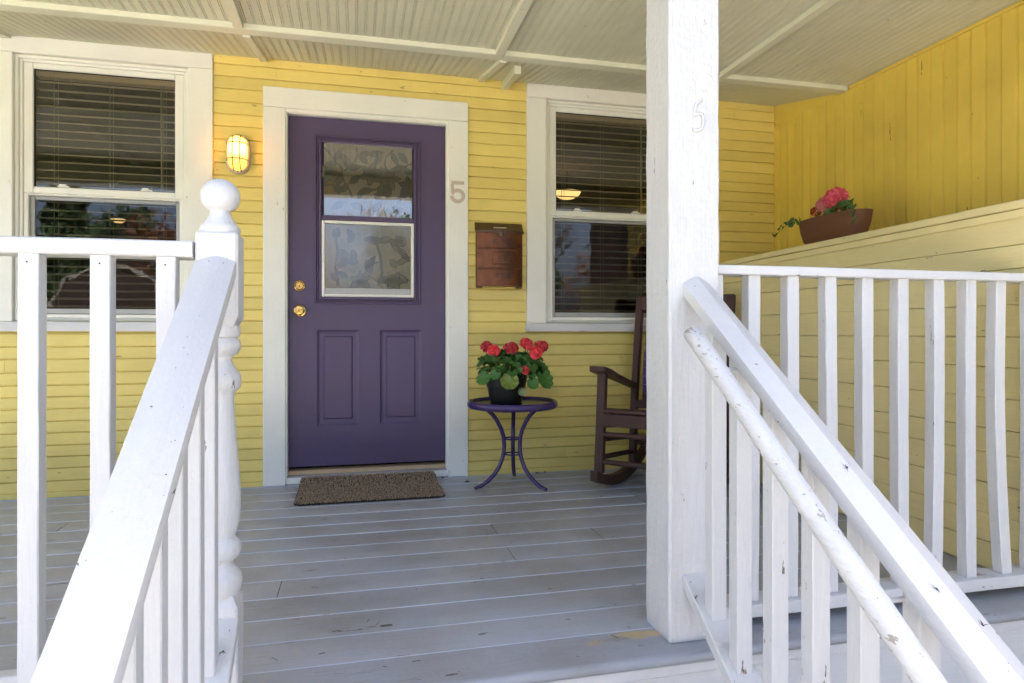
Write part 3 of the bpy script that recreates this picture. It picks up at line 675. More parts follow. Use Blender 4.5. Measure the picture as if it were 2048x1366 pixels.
def blind(xc, label):
    t = thing("window_blind", label, "blind", (xc, 0.105, 0.95), 0, "blinds behind the two windows")
    mb = MB(); box(mb, -0.36, 0.36, -0.025, 0.03, 1.305, 1.345, 0.003); build("headrail", mb, blind_m, t)
    sm = MB(); n = 6
    secp = [(-0.025 + 0.05 * k / n, 0.0045 * (1 - ((k - n / 2) / (n / 2)) ** 2)) for k in range(n + 1)]
    prism(sm, secp + [(p, q - 0.0028) for p, q in secp[::-1]], 'X', -0.357, 0.357); me = sm.mesh("slat", blind_m)
    z = 1.285; k = 0
    while z > 0.03:
        obj("slat", me, t, (0, 0, z), (radians(12 + RND.uniform(-1.2, 1.2)), RND.uniform(-0.002, 0.002), 0)); z -= 0.0435
    for dx in (-0.27, 0.0, 0.27):
        for dy in (-0.027, 0.027):
            mb = MB(); box(mb, dx - 0.0012, dx + 0.0012, dy - 0.0012, dy + 0.0012, 0.0, 1.31); build("cord", mb, cord_m, t)
    mb = MB(); tube(mb, [(0.26, -0.034, 1.30), (0.262, -0.036, 0.72)], 0.0045, 6); build("tilt_wand", mb, cord_m, t)
    return t
blind(WL, "tan slatted blind behind the window beside the wall lamp"); blind(WR, "tan slatted blind behind the window next to the mailbox")

# room behind the windows
rm = obj("room", None); rm["kind"] = "structure"
for nm, a in (("room_wall", (-3.9, 5.9, 4.2, 4.3, -0.1, 2.7)), ("room_wall", (-3.9, -3.8, 0.15, 4.2, -0.1, 2.7)), ("room_wall", (5.8, 5.9, 0.15, 4.2, -0.1, 2.7)), ("room_wall", (0.30, 0.40, 0.9, 4.2, 0.0, 2.6)),
              ("room_floor", (-3.8, 5.8, 0.15, 4.2, -0.12, -0.02)), ("room_ceiling", (-3.8, 5.8, 0.15, 4.2, 2.6, 2.69))):
    mb = MB(); box(mb, *a); build(nm, mb, roomfl_m if 'floor' in nm else room_m, rm)
mb = MB(); box(mb, 3.0, 3.9, 4.10, 4.19, 0.0, 2.05, 0.01); build("room_door", mb, plain("orange brown wood", (0.30, 0.13, 0.055), 0.5), rm)
mb = MB(); box(mb, -2.2, -1.2, 4.05, 4.19, 0.0, 2.2, 0.01); build("room_door", mb, MATS["orange brown wood"], rm)
for (x, y, z, s, lb) in ((2.545, 2.6, 2.345, 0.72, "lit amber ceiling lamp glimpsed through the window next to the mailbox"), (-1.82, 3.0, 1.95, 0.32, "small lit pendant lamp glimpsed through the window beside the wall lamp")):
    cl = thing("ceiling_lamp", lb, "ceiling lamp", (x, y, z), 0, "lamps lit inside the house"); cl.scale = (s, s, s)
    mb = MB(); lathe(mb, [(0.02, -0.10), (0.10, -0.085), (0.17, -0.045), (0.20, 0.0), (0.20, 0.008), (0.0, 0.008)]); build("bowl", mb, bowl_m, cl, smooth=40)
    mb = MB(); tube(mb, [(0, 0, 0.009), (0, 0, (2.599 - z) / s)], 0.012, 8); build("stem", mb, brass_m, cl)

# metal 5 on the door casing
def stroke(mb, pts, w, y0, y1):
    n = len(pts); L = []; R_ = []
    for i, (x, z) in enumerate(pts):
        a = pts[max(i - 1, 0)]; b = pts[min(i + 1, n - 1)]; d = sqrt((b[0] - a[0]) ** 2 + (b[1] - a[1]) ** 2); nx, nz = -(b[1] - a[1]) / d * w / 2, (b[0] - a[0]) / d * w / 2
        L.append((x + nx, z + nz)); R_.append((x - nx, z - nz))
    poly = L + R_[::-1]
    vs_ = [(x, y0, z) for x, z in poly] + [(x, y1, z) for x, z in poly]; m = len(poly); fs = []
    for i in range(n - 1): fs += [(i, i + 1, m - 2 - i, m - 1 - i), (m + i, m + m - 1 - i, m + m - 2 - i, m + i + 1)]
    for i in range(m): j = (i + 1) % m; fs.append((i, j, m + j, m + i))
    mb.add(vs_, fs)
arc = [(0.978 + 0.036 * cos(radians(a)), 1.697 + 0.034 * sin(radians(a))) for a in range(150, -181, -15)]
mb = MB(); stroke(mb, arc[1:], 0.021, -0.0345, -0.0305)
stroke(mb, [(1.018, 1.776), (0.940, 1.776)], 0.020, -0.0345, -0.0305); stroke(mb, [(0.9455, 1.766), (0.9465, 1.714), (0.955, 1.708)], 0.018, -0.0343, -0.0305)
lathe(mb, [(0.0, 0), (0.0035, 0.0), (0.003, 0.002), (0.0, 0.002)], (0.98, -0.0345, 1.668), 8, axis='Y')
build("house_number", mb, steel_m, house)["label"] = "brushed metal number 5 on the door casing"

# ------------------------------------------------------------------ side wall of the porch
side = thing("porch_side_wall", "mustard yellow boarded end wall of the porch with a deep ledge", "wall")
mb = MB(); box(mb, XS + 0.026, XS + 0.12, -2.40, 0.0, GZ, 2.46); build("backing", mb, panel_m, side)
y = -0.006; k = 0; me = None
for k in range(33):
    w_ = 0.0735
    if me is None:
        mb = MB(); s_ = [(XS + 0.027, 0.0), (XS + 0.005, -0.0004), (XS + 0.0004, -0.004), (XS, -0.006), (XS, -0.0665), (XS + 0.004, -0.0685), (XS + 0.0008, -0.0700), (XS + 0.0008, -0.0712), (XS + 0.005, -0.0730), (XS + 0.027, -0.0732)]
        prism(mb, s_, 'Z', 1.28, 2.285); me = mb.mesh("panel_board", panel_m)
    if y - w_ > -2.42: obj("panel_board", me, side, (RND.uniform(-0.0012, 0.0012), y, 0))
    y -= w_
mb = MB(); bar(mb, (XS + 0.014, -0.001, 2.358), (XS + 0.014, -0.60, 2.2885), 0.022, 0.13, ch=0.002); build("filler_board", mb, panel_m, side)
mb = MB(); box(mb, XS - 0.008, XS + 0.014, -2.30, -0.71, 2.286, 2.3035, 0.002); build("top_strip", mb, panel_m, side)
KX = 2.65
kz = [0.002, 0.10, 0.205, 0.318, 0.43, 0.52, 0.633, 0.748, 0.857, 0.972, 1.10, 1.183, 1.286]
for a, b in zip(kz[:-1], kz[1:]):
    mb = MB(); d = RND.uniform(-0.002, 0.002); t1, t2 = RND.uniform(-0.004, 0.004), RND.uniform(-0.004, 0.004)
    s_ = [(KX + d + 0.02, a + 0.001), (KX + d + 0.0015, a + 0.001), (KX + d, a + 0.0035), (KX + d, b - 0.0035), (KX + d + 0.0015, b - 0.001), (KX + d + 0.02, b - 0.001)]
    prism(mb, s_, 'Y', -0.017, -2.40, 12, 0.0007)
    if b > 1.25: mb.v = [(x, y, z - (0.010 * y if z > 1.23 else 0)) for (x, y, z) in mb.v]
    build("ledge_board", mb, knee_m, side, smooth=30)
mb = MB(); box(mb, KX + 0.024, XS - 0.002, -2.395, -0.02, GZ, 1.287); build("ledge_core", mb, knee_m, side)
mb = MB(); vs0 = []
prism(mb, [(KX - 0.010, 0.0), (KX - 0.013, 0.004), (KX - 0.013, 0.026), (KX - 0.009, 0.030), (XS + 0.001, 0.030), (XS + 0.001, 0.0)], 'Y', -0.004, -2.41, 16, 0.0008)
mb.v = [(x, y, z + 1.288 - 0.010 * y) for (x, y, z) in mb.v]
build("ledge_cap", mb, knee_m, side, smooth=30)
mb = MB(); box(mb, KX - 0.008, KX - 0.0005, -2.40, -0.017, 1.255, 1.285, 0.002); mb.v = [(x, y, z - 0.010 * y) for (x, y, z) in mb.v]; build("cap_fillet", mb, knee_m, side)

# ------------------------------------------------------------------ posts and railings
post = thing("porch_post", "thick white painted square porch post with a small raised number 5", "post", (1.3125, -2.1825, 0))
mb = MB(); bar(mb, (0, 0, 0.001), (0, 0, 2.119), 0.157, 0.155, up=(0, 1, 0), ch=0.006, seg=40, jit=0.0012); build("shaft", mb, post_m, post, smooth=22)
pts5 = [(0.013, 0.046), (0.004, 0.040), (-0.005, 0.032), (-0.009, 0.014), (-0.011, 0.001), (0.000, 0.0065), (0.010, 0.005), (0.0165, -0.003), (0.0185, -0.0145), (0.016, -0.027), (0.009, -0.037), (-0.003, -0.042), (-0.017, -0.0405)]
mb = MB(); tube(mb, [(0.008 + x, -0.0795, 1.487 + z) for x, z in pts5], 0.0052, 10); build("house_number", mb, white_z, post, smooth=60)

newel = thing("newel_post", "white turned newel post topped with a round ball", "newel post", (0.059, -2.235, 0))
mb = MB(); box(mb, -0.046, 0.046, -0.045, 0.045, 0.001, 0.222, 0.004); 
mb.add([(-0.046, -0.045, 0.218), (0.046, -0.045, 0.218), (0.046, 0.045, 0.218), (-0.046, 0.045, 0.218), (-0.034, -0.034, 0.244), (0.034, -0.034, 0.244), (0.034, 0.034, 0.244), (-0.034, 0.034, 0.244)], [(0, 1, 5, 4), (1, 2, 6, 5), (2, 3, 7, 6), (3, 0, 4, 7), (4, 5, 6, 7)])
build("base_block", mb, white_z, newel)
prof = [(0.040, 0.236), (0.047, 0.250), (0.050, 0.270), (0.049, 0.285), (0.042, 0.300), (0.032, 0.310), (0.030, 0.320), (0.042, 0.330), (0.047, 0.342), (0.048, 0.356), (0.044, 0.369), (0.034, 0.379), (0.038, 0.395), (0.043, 0.412),
        (0.0465, 0.45), (0.0460, 0.49), (0.0435, 0.53), (0.0395, 0.58), (0.0350, 0.64), (0.0315, 0.69), (0.0305, 0.715), (0.034, 0.729), (0.046, 0.740), (0.0465, 0.770), (0.039, 0.780), (0.029, 0.795), (0.026, 0.808), (0.028, 0.816), (0.040, 0.822), (0.0465, 0.838), (0.045, 0.852), (0.038, 0.861), (0.0445, 0.863), (0.0455, 0.876), (0.044, 0.890)]
mb = MB(); lathe(mb, prof, n=40); build("turned_shaft", mb, white_z, newel, smooth=50)
mb = MB(); bm = MB()
box(mb, -0.047, 0.047, -0.046, 0.046, 0.905, 1.112, 0.006)
mb.add([(-0.047, -0.046, 0.910), (0.047, -0.046, 0.910), (0.047, 0.046, 0.910), (-0.047, 0.046, 0.910), (-0.034, -0.034, 0.886), (0.034, -0.034, 0.886), (0.034, 0.034, 0.886), (-0.034, 0.034, 0.886)], [(0, 1, 5, 4), (1, 2, 6, 5), (2, 3, 7, 6), (3, 0, 4, 7), (4, 5, 6, 7)])
build("top_block", mb, white_z, newel)
bp = [(0.043, 1.111), (0.0455, 1.118), (0.045, 1.126), (0.038, 1.134), (0.030, 1.146), (0.0235, 1.158), (0.022, 1.166), (0.024, 1.168)]
for k in range(9, 24):
    a = -pi / 2 + pi * (k - 4) / 19.5
    if a > -0.98: bp.append((max(0.0005, 0.0452 * cos(a)), 1.2015 + 0.0428 * sin(a)))
bp.append((0.0, 1.2443))
mb = MB(); lathe(mb, bp, n=40); build("ball_finial", mb, white_z, newel, smooth=60)

def nails(mb, pts, r=0.0022):
    for (x, y, z) in pts: lathe(mb, [(0.0, 0.0), (r, 0.0), (r * 0.9, 0.0006), (0.0, 0.0007)], (x, y, z), 7, axis='Y')

rl = thing("porch_railing", "white level porch railing left of the newel post", "railing", (-1.3, -2.24, 0), 0, "level railings along the porch edge"); rl.location = (0, 0, 0)
mb = MB(); bar(mb, (-2.55, -2.236, 1.068), (0.0065, -2.236, 1.068), 0.090, 0.037, ch=0.004, seg=14, jit=0.0006); build("top_rail", mb, white_x, rl)
mb = MB(); bar(mb, (-2.55, -2.2145, 0.074), (0.012, -2.2145, 0.074), 0.038, 0.039, ch=0.003, seg=8, jit=0.0006); build("bottom_rail", mb, white_x, rl)
for k, x in enumerate([-0.051, -0.187, -0.331, -0.472, -0.615, -0.758, -0.90, -1.043]):
    mb = MB(); bar(mb, (x, -2.2555, 0.035), (x + RND.uniform(-0.002, 0.002), -2.2555, 1.0488), 0.0415, 0.041, up=(0, 1, 0), ch=0.002, seg=10, bow=(RND.uniform(-0.002, 0.002), RND.uniform(-0.001, 0.001)), jit=0.0006)
    o = build("baluster", mb, white_z, rl); mb = MB(); nails(mb, [(x - 0.001, -2.2767, 1.030), (x + 0.002, -2.2767, 0.070)]); build("nail", mb, nail_m, o)

rr_ = thing("porch_railing", "white level porch railing with uneven balusters beyond the square post", "railing", (0, 0, 0), 0, "level railings along the porch edge")
mb = MB(); bar(mb, (1.3925, -2.172, 1.0595), (2.645, -2.172, 1.0575), 0.085, 0.028, ch=0.003, seg=8, jit=0.0006); build("top_rail", mb, white_x, rr_)
mb = MB(); bar(mb, (1.3925, -2.178, 0.0465), (2.645, -2.178, 0.0465), 0.092, 0.038, ch=0.003, seg=8, jit=0.0007); build("bottom_rail", mb, white_x, rr_)
bows = {7: (0.016, 0.0), 5: (-0.007, 0.002), 6: (0.003, 0), 8: (-0.004, 0)}
for k, x in enumerate([1.415, 1.5405, 1.6755, 1.8145, 1.949, 2.083, 2.217, 2.3515, 2.487, 2.615]):
    b = bows.get(k - 1, (RND.uniform(-0.002, 0.002), 0)); sk = {8: 0.012, 6: -0.004}.get(k, RND.uniform(-0.003, 0.003))
    mb = MB(); bar(mb, (x + sk, -2.182, 0.0662), (x - sk, -2.182, 1.0448), 0.041, 0.039, up=(0, 1, 0), ch=0.0025, seg=12, bow=b, jit=0.0007); build("baluster", mb, white_z, rr_)

SL = 0.715
def stair_rail(t, xc, w, th, pk, y0, ztop, y1):
    hw = w / 2; c = 0.003
    s_ = [(-hw + c, -th), (hw - c, -th), (hw, -th + c), (hw, -c), (hw - 0.001, 0), (0.3 * hw, pk * 0.80), (0, pk), (-0.3 * hw, pk * 0.80), (-hw + 0.001, 0), (-hw, -c), (-hw, -th + c)]
    pts = [(xc + RND.uniform(-0.0006, 0.0006), y0 + (y1 - y0) * k / 12, ztop + SL * (y0 + (y1 - y0) * k / 12 - y0) + RND.uniform(-0.0006, 0.0006)) for k in range(13)]
    mb = MB(); sweep_y(mb, s_, pts); build("top_rail", mb, white_y, t, smooth=25)
def low_rail(t, xc, w, th, y0, ztop, y1):
    hw = w / 2; c = 0.003; s_ = [(-hw + c, -th), (hw - c, -th), (hw, -th + c), (hw, -c), (hw - c, 0), (-hw + c, 0), (-hw, -c), (-hw, -th + c)]
    mb = MB(); sweep_y(mb, s_, [(xc, y0, ztop), (xc, y1, ztop + SL * (y1 - y0))]); build("bottom_rail", mb, white_y, t)
def stair_bal(t, x, y, zb, zt, w=0.041):
    b = MB(); d = 0.039
    s4 = lambda z0, z1: [(x - w / 2, y - d / 2, z0 - SL * d / 2), (x + w / 2, y - d / 2, z0 - SL * d / 2), (x + w / 2, y + d / 2, z0 + SL * d / 2), (x - w / 2, y + d / 2, z0 + SL * d / 2),
                         (x - w / 2, y - d / 2, z1 - SL * d / 2), (x + w / 2, y - d / 2, z1 - SL * d / 2), (x + w / 2, y + d / 2, z1 + SL * d / 2), (x - w / 2, y + d / 2, z1 + SL * d / 2)]
    b.add(s4(zb, zt), [(0, 1, 2, 3), (4, 5, 6, 7), (0, 1, 5, 4), (1, 2, 6, 5), (2, 3, 7, 6), (3, 0, 4, 7)])
    me = b.mesh("baluster", white_z); q = bmesh.new(); q.from_mesh(me); bmesh.ops.bevel(q, geom=q.edges[:], offset=0.0025, segments=1, affect='EDGES'); q.to_mesh(me); q.free()
    obj("baluster", me, t)
srl = thing("stair_railing", "white stair handrail with balusters sloping down from the ball topped newel", "railing", (0, 0, 0), 0, "railings beside the porch steps")
stair_rail(srl, 0.0575, 0.090, 0.036, 0.012, -2.2815, 1.042, -3.42); low_rail(srl, 0.064, 0.086, 0.038, -2.2815, 0.197, -3.35)
for y in (-2.374, -2.511, -2.648, -2.779, -2.906, -3.034, -3.16): stair_bal(srl, 0.057, y, 0.197 + SL * (y + 2.2815), 1.0415 - 0.036 + SL * (y + 2.2815))
mb = MB(); box(mb, 0.015, 0.105, -3.44, -3.35, GZ, 0.27, 0.004); build("foot_post", mb, white_z, srl)
srr = thing("stair_railing", "white stair handrail with balusters sloping down from the square post", "railing", (0, 0, 0), 0, "railings beside the porch steps")
stair_rail(srr, 1.316, 0.082, 0.039, 0.019, -2.2615, 1.013, -3.42); low_rail(srr, 1.314, 0.080, 0.040, -2.2615, 0.192, -3.35)
for y in (-2.362, -2.478, -2.618, -2.752, -2.884, -3.015, -3.146): stair_bal(srr, 1.317, y, 0.192 + SL * (y + 2.2615), 1.013 - 0.039 + SL * (y + 2.2615), 0.043)
mb = MB(); box(mb, 1.27, 1.36, -3.44, -3.35, GZ, 0.25, 0.004); build("foot_post", mb, white_z, srr)

def crack_mark(parent, x, y, z, s, seed, plain_nail=False):
    r_ = random.Random(seed); mb = MB(); nrm = Vector((0, -SL, 1)).normalized(); along = Vector((0, 1, SL)).normalized(); ax = Vector((1, 0, 0)); c = Vector((x, y, z)) + nrm * 0.0008
    n = 7; mb.add([c + (ax * cos(2 * pi * k / n) + along * sin(2 * pi * k / n)) * s * 0.22 * r_.uniform(0.6, 1.2) for k in range(n)], [tuple(range(n))])
    for k in range(0 if plain_nail else 7):
        a = r_.uniform(0, 6.28); L = s * r_.uniform(0.5, 1.4); d = (ax * cos(a) * 0.6 + along * sin(a)).normalized(); e = nrm.cross(d) * 0.0007; o1 = c + d * s * 0.12 + ax * r_.uniform(-.3, .3) * s
        mb.add([o1 - e, o1 + e, o1 + d * L], [(0, 1, 2)])
    build("crack_mark" if not plain_nail else "nail", mb, nail_m, parent)
def top_z(x, y, xc, hw, pk, y0, zt):
    d = abs(x - xc); h = pk - (0.2 * pk) * d / (0.3 * hw) if d < 0.3 * hw else 0.8 * pk * (1 - (d - 0.3 * hw) / (0.7 * hw)); return zt + h + SL * (y - y0)
RMARK = [(x, y, top_z(x, y, 1.316, 0.041, 0.019, -2.2615, 1.013), s, pn) for x, y, s, pn in ((1.310, -2.85, 0.013, False), (1.300, -3.062, 0.012, False), (1.328, -3.118, 0.010, False), (1.294, -2.292, 0.010, True), (1.332, -2.288, 0.007, True))]
RMARK += [(1.279, -2.322, 0.192 + SL * (-2.322 + 2.2615), 0.014, False), (1.286, -2.283, 0.192 + SL * (-2.283 + 2.2615), 0.009, True)]
LMARK = [(x, y, top_z(x, y, 0.0575, 0.045, 0.012, -2.2815, 1.042), s, pn) for x, y, s, pn in ((0.047, -2.301, 0.009, True), (0.078, -2.303, 0.009, True), (0.058, -2.576, 0.006, True), (0.056, -2.626, 0.006, True), (0.092, -2.83, 0.007, True))]
LMARK += [(0.086, -2.346, 0.197 + SL * (-2.346 + 2.2815), 0.011, False), (0.092, -2.306, 0.197 + SL * (-2.306 + 2.2815), 0.008, True)]
for i, (x, y, z, s, pn) in enumerate(RMARK): crack_mark(srr, x, y, z, s, 40 + i, pn)
for i, (x, y, z, s, pn) in enumerate(LMARK): crack_mark(srl, x, y, z, s, 60 + i, pn)

grab = thing("grab_rail", "round wooden grab pole with flaking white paint below the sloping handrail", "handrail", (0, 0, 0))
pts = []; rr = []
for k in range(20):
    t = k / 19; yy = -2.447 + (-3.40 + 2.447) * t; pts.append((1.20 + 0.0015 * sin(9 * t), yy, 0.871 + 0.737 * (yy + 2.447) + 0.001 * sin(14 * t))); rr.append(0.0222 + 0.0007 * sin(23 * t))
pts = [(1.20, -2.4445, 0.8728)] + pts; rr = [0.0195] + rr
mb = MB(); tube(mb, pts, rr, 20); build("pole", mb, pole_m, grab, smooth=50)
for yy in (-2.50, -3.0):
    zz = 0.871 + 0.737 * (yy + 2.447)
    mb = MB(); tube(mb, [(1.20, yy, zz - 0.02), (1.215, yy, zz - 0.046), (1.24, yy, zz - 0.05), (1.295, yy, zz - 0.05)], 0.005, 8); build("bracket", mb, white_z, grab)

# ------------------------------------------------------------------ wall lamp
lamp = thing("wall_lamp", "lit oval bulkhead lamp with a wire cage on the yellow siding", "wall lamp", (-0.258, -0.012, 1.868))
def stadium(hw, hh, n=12):
    p = [(hw * cos(pi * k / n), hh - hw + hw * sin(pi * k / n)) for k in range(n + 1)]
    return p + [(-x, -z) for x, z in p]
def loft(mb, rings, cap0=True, cap1=True, mi=0):
    n = len(rings[0]); vs_ = [v for r in rings for v in r]; fs = []
    for i in range(len(rings) - 1):
        for k in range(n): l = (k + 1) % n; fs.append((i * n + k, i * n + l, (i + 1) * n + l, (i + 1) * n + k))
    if cap0: fs.append(tuple(range(n))[::-1])
    if cap1: fs.append(tuple(range((len(rings) - 1) * n, len(rings) * n)))
    return mb.add(vs_, fs, mi)
mb = MB(); loft(mb, [[(x, y, z) for x, z in stadium(hw, hh)] for (hw, hh, y) in [(0.064, 0.110, 0.0), (0.064, 0.110, -0.022), (0.061, 0.107, -0.040), (0.057, 0.103, -0.044), (0.049, 0.095, -0.044), (0.048, 0.094, -0.030)]], True, True)
build("base", mb, lampbase_m, lamp, smooth=45)
mb = MB(); loft(mb, [[(x, y, z) for x, z in stadium(hw, hh)] for (hw, hh, y) in [(0.0475, 0.0935, -0.034), (0.046, 0.092, -0.062), (0.040, 0.086, -0.078), (0.030, 0.074, -0.089), (0.015, 0.055, -0.095), (0.003, 0.04, -0.0965)]], False, True)
build("globe", mb, globe_m, lamp, smooth=60)
mb = MB(); lathe(mb, [(0.0, -0.026), (0.012, -0.024), (0.020, -0.012), (0.022, 0.0), (0.019, 0.012), (0.010, 0.022), (0.0, 0.025)], (0, -0.058, 0.045), 16); build("bulb", mb, bulb_m, lamp, smooth=60)
mb = MB()
for x in (-0.018, 0.020):
    tube(mb, [(x, -0.042, 0.098), (x, -0.072, 0.091), (x, -0.094, 0.066), (x, -0.104, 0.03), (x, -0.105, 0.0), (x, -0.104, -0.03), (x, -0.094, -0.066), (x, -0.072, -0.091), (x, -0.042, -0.098)], 0.0036, 6)
for z in (0.048, -0.040):
    tube(mb, [(-0.053, -0.042, z), (-0.050, -0.074, z), (-0.038, -0.094, z), (-0.018, -0.106, z), (0.0, -0.107, z), (0.020, -0.106, z), (0.038, -0.094, z), (0.050, -0.074, z), (0.053, -0.042, z)], 0.0036, 6)
build("cage", mb, wire_m, lamp, smooth=60)
for z in (0.1, -0.1):
    mb = MB(); lathe(mb, [(0.0, 0), (0.004, 0), (0.003, 0.002), (0, 0.002)], (0, -0.0442, z), 8, axis='Y'); build("screw", mb, iron_m, lamp)
ld = bpy.data.lights.new("lamp_glow", 'POINT'); ld.energy = 0.5; ld.color = (1.0, 0.70, 0.34); ld.shadow_soft_size = 0.02
lo_ = bpy.data.objects.new("lamp_glow", ld); COL.objects.link(lo_); lo_.parent = lamp; lo_.location = (0, -0.070, 0.018)

# ------------------------------------------------------------------ mailbox
mail = thing("mailbox", "aged copper mailbox with a curved lid fixed to the siding", "mailbox", (1.2325, -0.018, 1.155))
HW, DP = 0.142, 0.085
def bow(x, k=1.0): return -DP * k * sqrt(max(0, 1 - (x / (HW * 1.14)) ** 2)) 
N = 24; xs_ = [-HW + 2 * HW * k / N for k in range(N + 1)]
mb = MB(); prof_z = [(0.0, 0), (0.012, 0), (0.098, 0), (0.101, 0.003), (0.106, 0.003), (0.109, 0), (0.222, 0), (0.225, 0.003), (0.230, 0.003), (0.233, 0), (0.330, 0)]
rings = [[(x, bow(x) - o, z) for x in xs_] + [(HW, 0, z), (-HW, 0, z)] for (z, o) in prof_z]
loft(mb, rings, True, True); build("body", mb, copper_m, mail, smooth=35)
mb = MB(); lr = []
for (o, z0, zs) in [(0.006, 0.318, 0.0), (0.008, 0.320, 0.0), (0.008, 0.334, 0.0), (-0.002, 0.343, 0.018)]:
    ring = []
    for x in [q * 1.045 for q in xs_]:
        y = bow(x / 1.045) - o if o > 0 else bow(x / 1.045) * 0.86
        tz = -0.026 * math.exp(-((x - 0.0) / 0.026) ** 4) if z0 < 0.33 else 0
        ring.append((x, y, z0 + tz))
    ring += [(HW * 1.045, 0, z0 + 0.028 + zs), (-HW * 1.045, 0, z0 + 0.028 + zs)]; lr.append(ring)
loft(mb, lr, False, True); ol = build("lid", mb, copperd_m, mail, smooth=35)
mb = MB(); box(mb, -0.040, 0.040, -0.052, -0.032, 0.350, 0.3575, 0.002); build("lid_handle", mb, steel_m, ol)
mb = MB(); lathe(mb, [(0.0, 0), (0.013, 0), (0.013, 0.004), (0.008, 0.006), (0.006, 0.012), (0.0, 0.013)], (0.0, -DP - 0.008, 0.308), 16, axis='Y'); build("lid_knob", mb, copperd_m, ol, smooth=40)
mb = MB()
for (x0, x1, z0, z1) in [(-0.055, 0.078, 0.124, 0.128), (-0.055, 0.078, 0.204, 0.208)]:
    prism(mb, [(bow(0.0), z0), (bow(0) - 0.004, z0 + 0.001), (bow(0) - 0.004, z1 - 0.001), (bow(0), z1)], 'X', x0, x1, 8)
for (x0, x1) in [(-0.055, -0.051), (0.074, 0.078)]: box(mb, x0, x1, bow(0) - 0.004, bow(0), 0.124, 0.208, 0.0008)
for (x0, x1, z0, z1) in [(-0.044, 0.067, 0.134, 0.137), (-0.044, 0.067, 0.195, 0.198)]:
    prism(mb, [(bow(0.0), z0), (bow(0) - 0.003, z0 + 0.001), (bow(0) - 0.003, z1 - 0.001), (bow(0), z1)], 'X', x0, x1, 8)
mb.v = [(x, bow(x) + (y - bow(0)), z) for x, y, z in mb.v]; build("name_plate", mb, copper_m, mail)
me = text_mesh("MAIL", 0.036, 0.0016, copper_m)
for v in me.vertices: v.co.y *= 1.05
build_o = obj("lettering", me, mail, (0.012, bow(0.02) - 0.001, 0.167), (radians(90), 0, 0))
mb = MB()
for zc in (0.265, 0.062):
    for xc in (-0.033, 0.012, 0.057):
        for i in range(3):
            for j in range(3):
                x = xc + (i - 1) * 0.0115; mb.add([(x - 0.003, bow(x) - 0.0006, zc + (j - 1) * 0.0115 - 0.003), (x + 0.003, bow(x) - 0.0006, zc + (j - 1) * 0.0115 - 0.003), (x + 0.003, bow(x) - 0.0006, zc + (j - 1) * 0.0115 + 0.003), (x - 0.003, bow(x) - 0.0006, zc + (j - 1) * 0.0115 + 0.003)], [(0, 1, 2, 3)])
build("vent_holes", mb, gasket_m, mail)
for x in (-HW + 0.018, HW - 0.018):
    mb = MB(); box(mb, x - 0.018, x + 0.018, -0.035, 0.0, -0.012, 0.0, 0.002); build("foot", mb, copperd_m, mail)

# ------------------------------------------------------------------ side table with its geranium
TX, TY = 1.245, -0.334
tab = thing("side_table", "small round dark purple metal table with three curved legs", "side table", (TX, TY, 0))
mb = MB(); lathe(mb, [(0.0, 0.468), (0.236, 0.468), (0.237, 0.474), (0.0, 0.476)], n=48); build("tabletop", mb, tabletop_m, tab)
mb = MB(); lathe(mb, [(0.232, 0.450), (0.249, 0.449), (0.256, 0.456), (0.258, 0.470), (0.255, 0.483), (0.248, 0.488), (0.240, 0.485), (0.236, 0.476), (0.234, 0.467)], n=56)
mb.f = mb.f[:-2]; mb.m = mb.m[:-2]
n = 56; b = 8 * n; mb.f += [(b + k, b + (k + 1) % n, (k + 1) % n, k) for k in range(n)]; mb.m += [0] * n
build("rim", mb, table_m, tab, smooth=50)
LP = [(0.175, 0.455), (0.150, 0.438), (0.120, 0.410), (0.093, 0.372), (0.070, 0.330), (0.056, 0.285), (0.052, 0.240), (0.054, 0.200), (0.064, 0.160), (0.085, 0.115), (0.115, 0.076), (0.155, 0.043), (0.195, 0.022), (0.232, 0.0125)]
for a in (193, 73, -50):
    mb = MB(); tube(mb, [(r * cos(radians(a)), r * sin(radians(a)), z) for r, z in LP], [0.0115] * 12 + [0.011, 0.009], 12); build("leg", mb, table_m, tab, smooth=50)
for z in (0.272, 0.185):
    mb = MB(); tube(mb, [(0.046 * cos(2 * pi * k / 20), 0.046 * sin(2 * pi * k / 20), z) for k in range(21)], 0.0045, 6); build("ring", mb, table_m, tab, smooth=50)

def leaf_mesh(name, R_, mat, cup=0.22, lobes=9, notch=0.55, wave=0.05, n=26, seed=0):
    r_ = random.Random(seed); mb = MB(); vs_ = [(0, 0, 0)]; fs = []
    for ring in (0.5, 1.0):
        for k in range(n):
            a = -pi + 2 * pi * (k + 0.5) / n
            rad = R_ * ring * (1 + 0.06 * cos(lobes * a)) * (1 - notch * math.exp(-((pi - abs(a)) / 0.28) ** 2) * ring)
            vs_.append((rad * cos(a), rad * sin(a), cup * rad * rad / R_ + wave * R_ * ring * sin(lobes * a + 1.0) * 0.5 + r_.uniform(-0.02, 0.02) * R_))
    for k in range(n):
        l = (k + 1) % n; fs.append((0, 1 + k, 1 + l)); fs.append((1 + k, 1 + n + k, 1 + n + l, 1 + l))
    mb.add(vs_, fs); me = mb.mesh(name, mat, smooth=70); return me
def orient(nrm, tip):
    z = Vector(nrm).normalized(); x = Vector(tip); x = (x - z * x.dot(z)); x = x.normalized() if x.length > 1e-4 else z.orthogonal().normalized(); y = z.cross(x)
    return Matrix((x, y, z)).transposed().to_euler()
ger = thing("potted_geranium", "coral red geranium in a black plastic pot on the purple table", "potted plant", (1.208, TY, 0.4775))
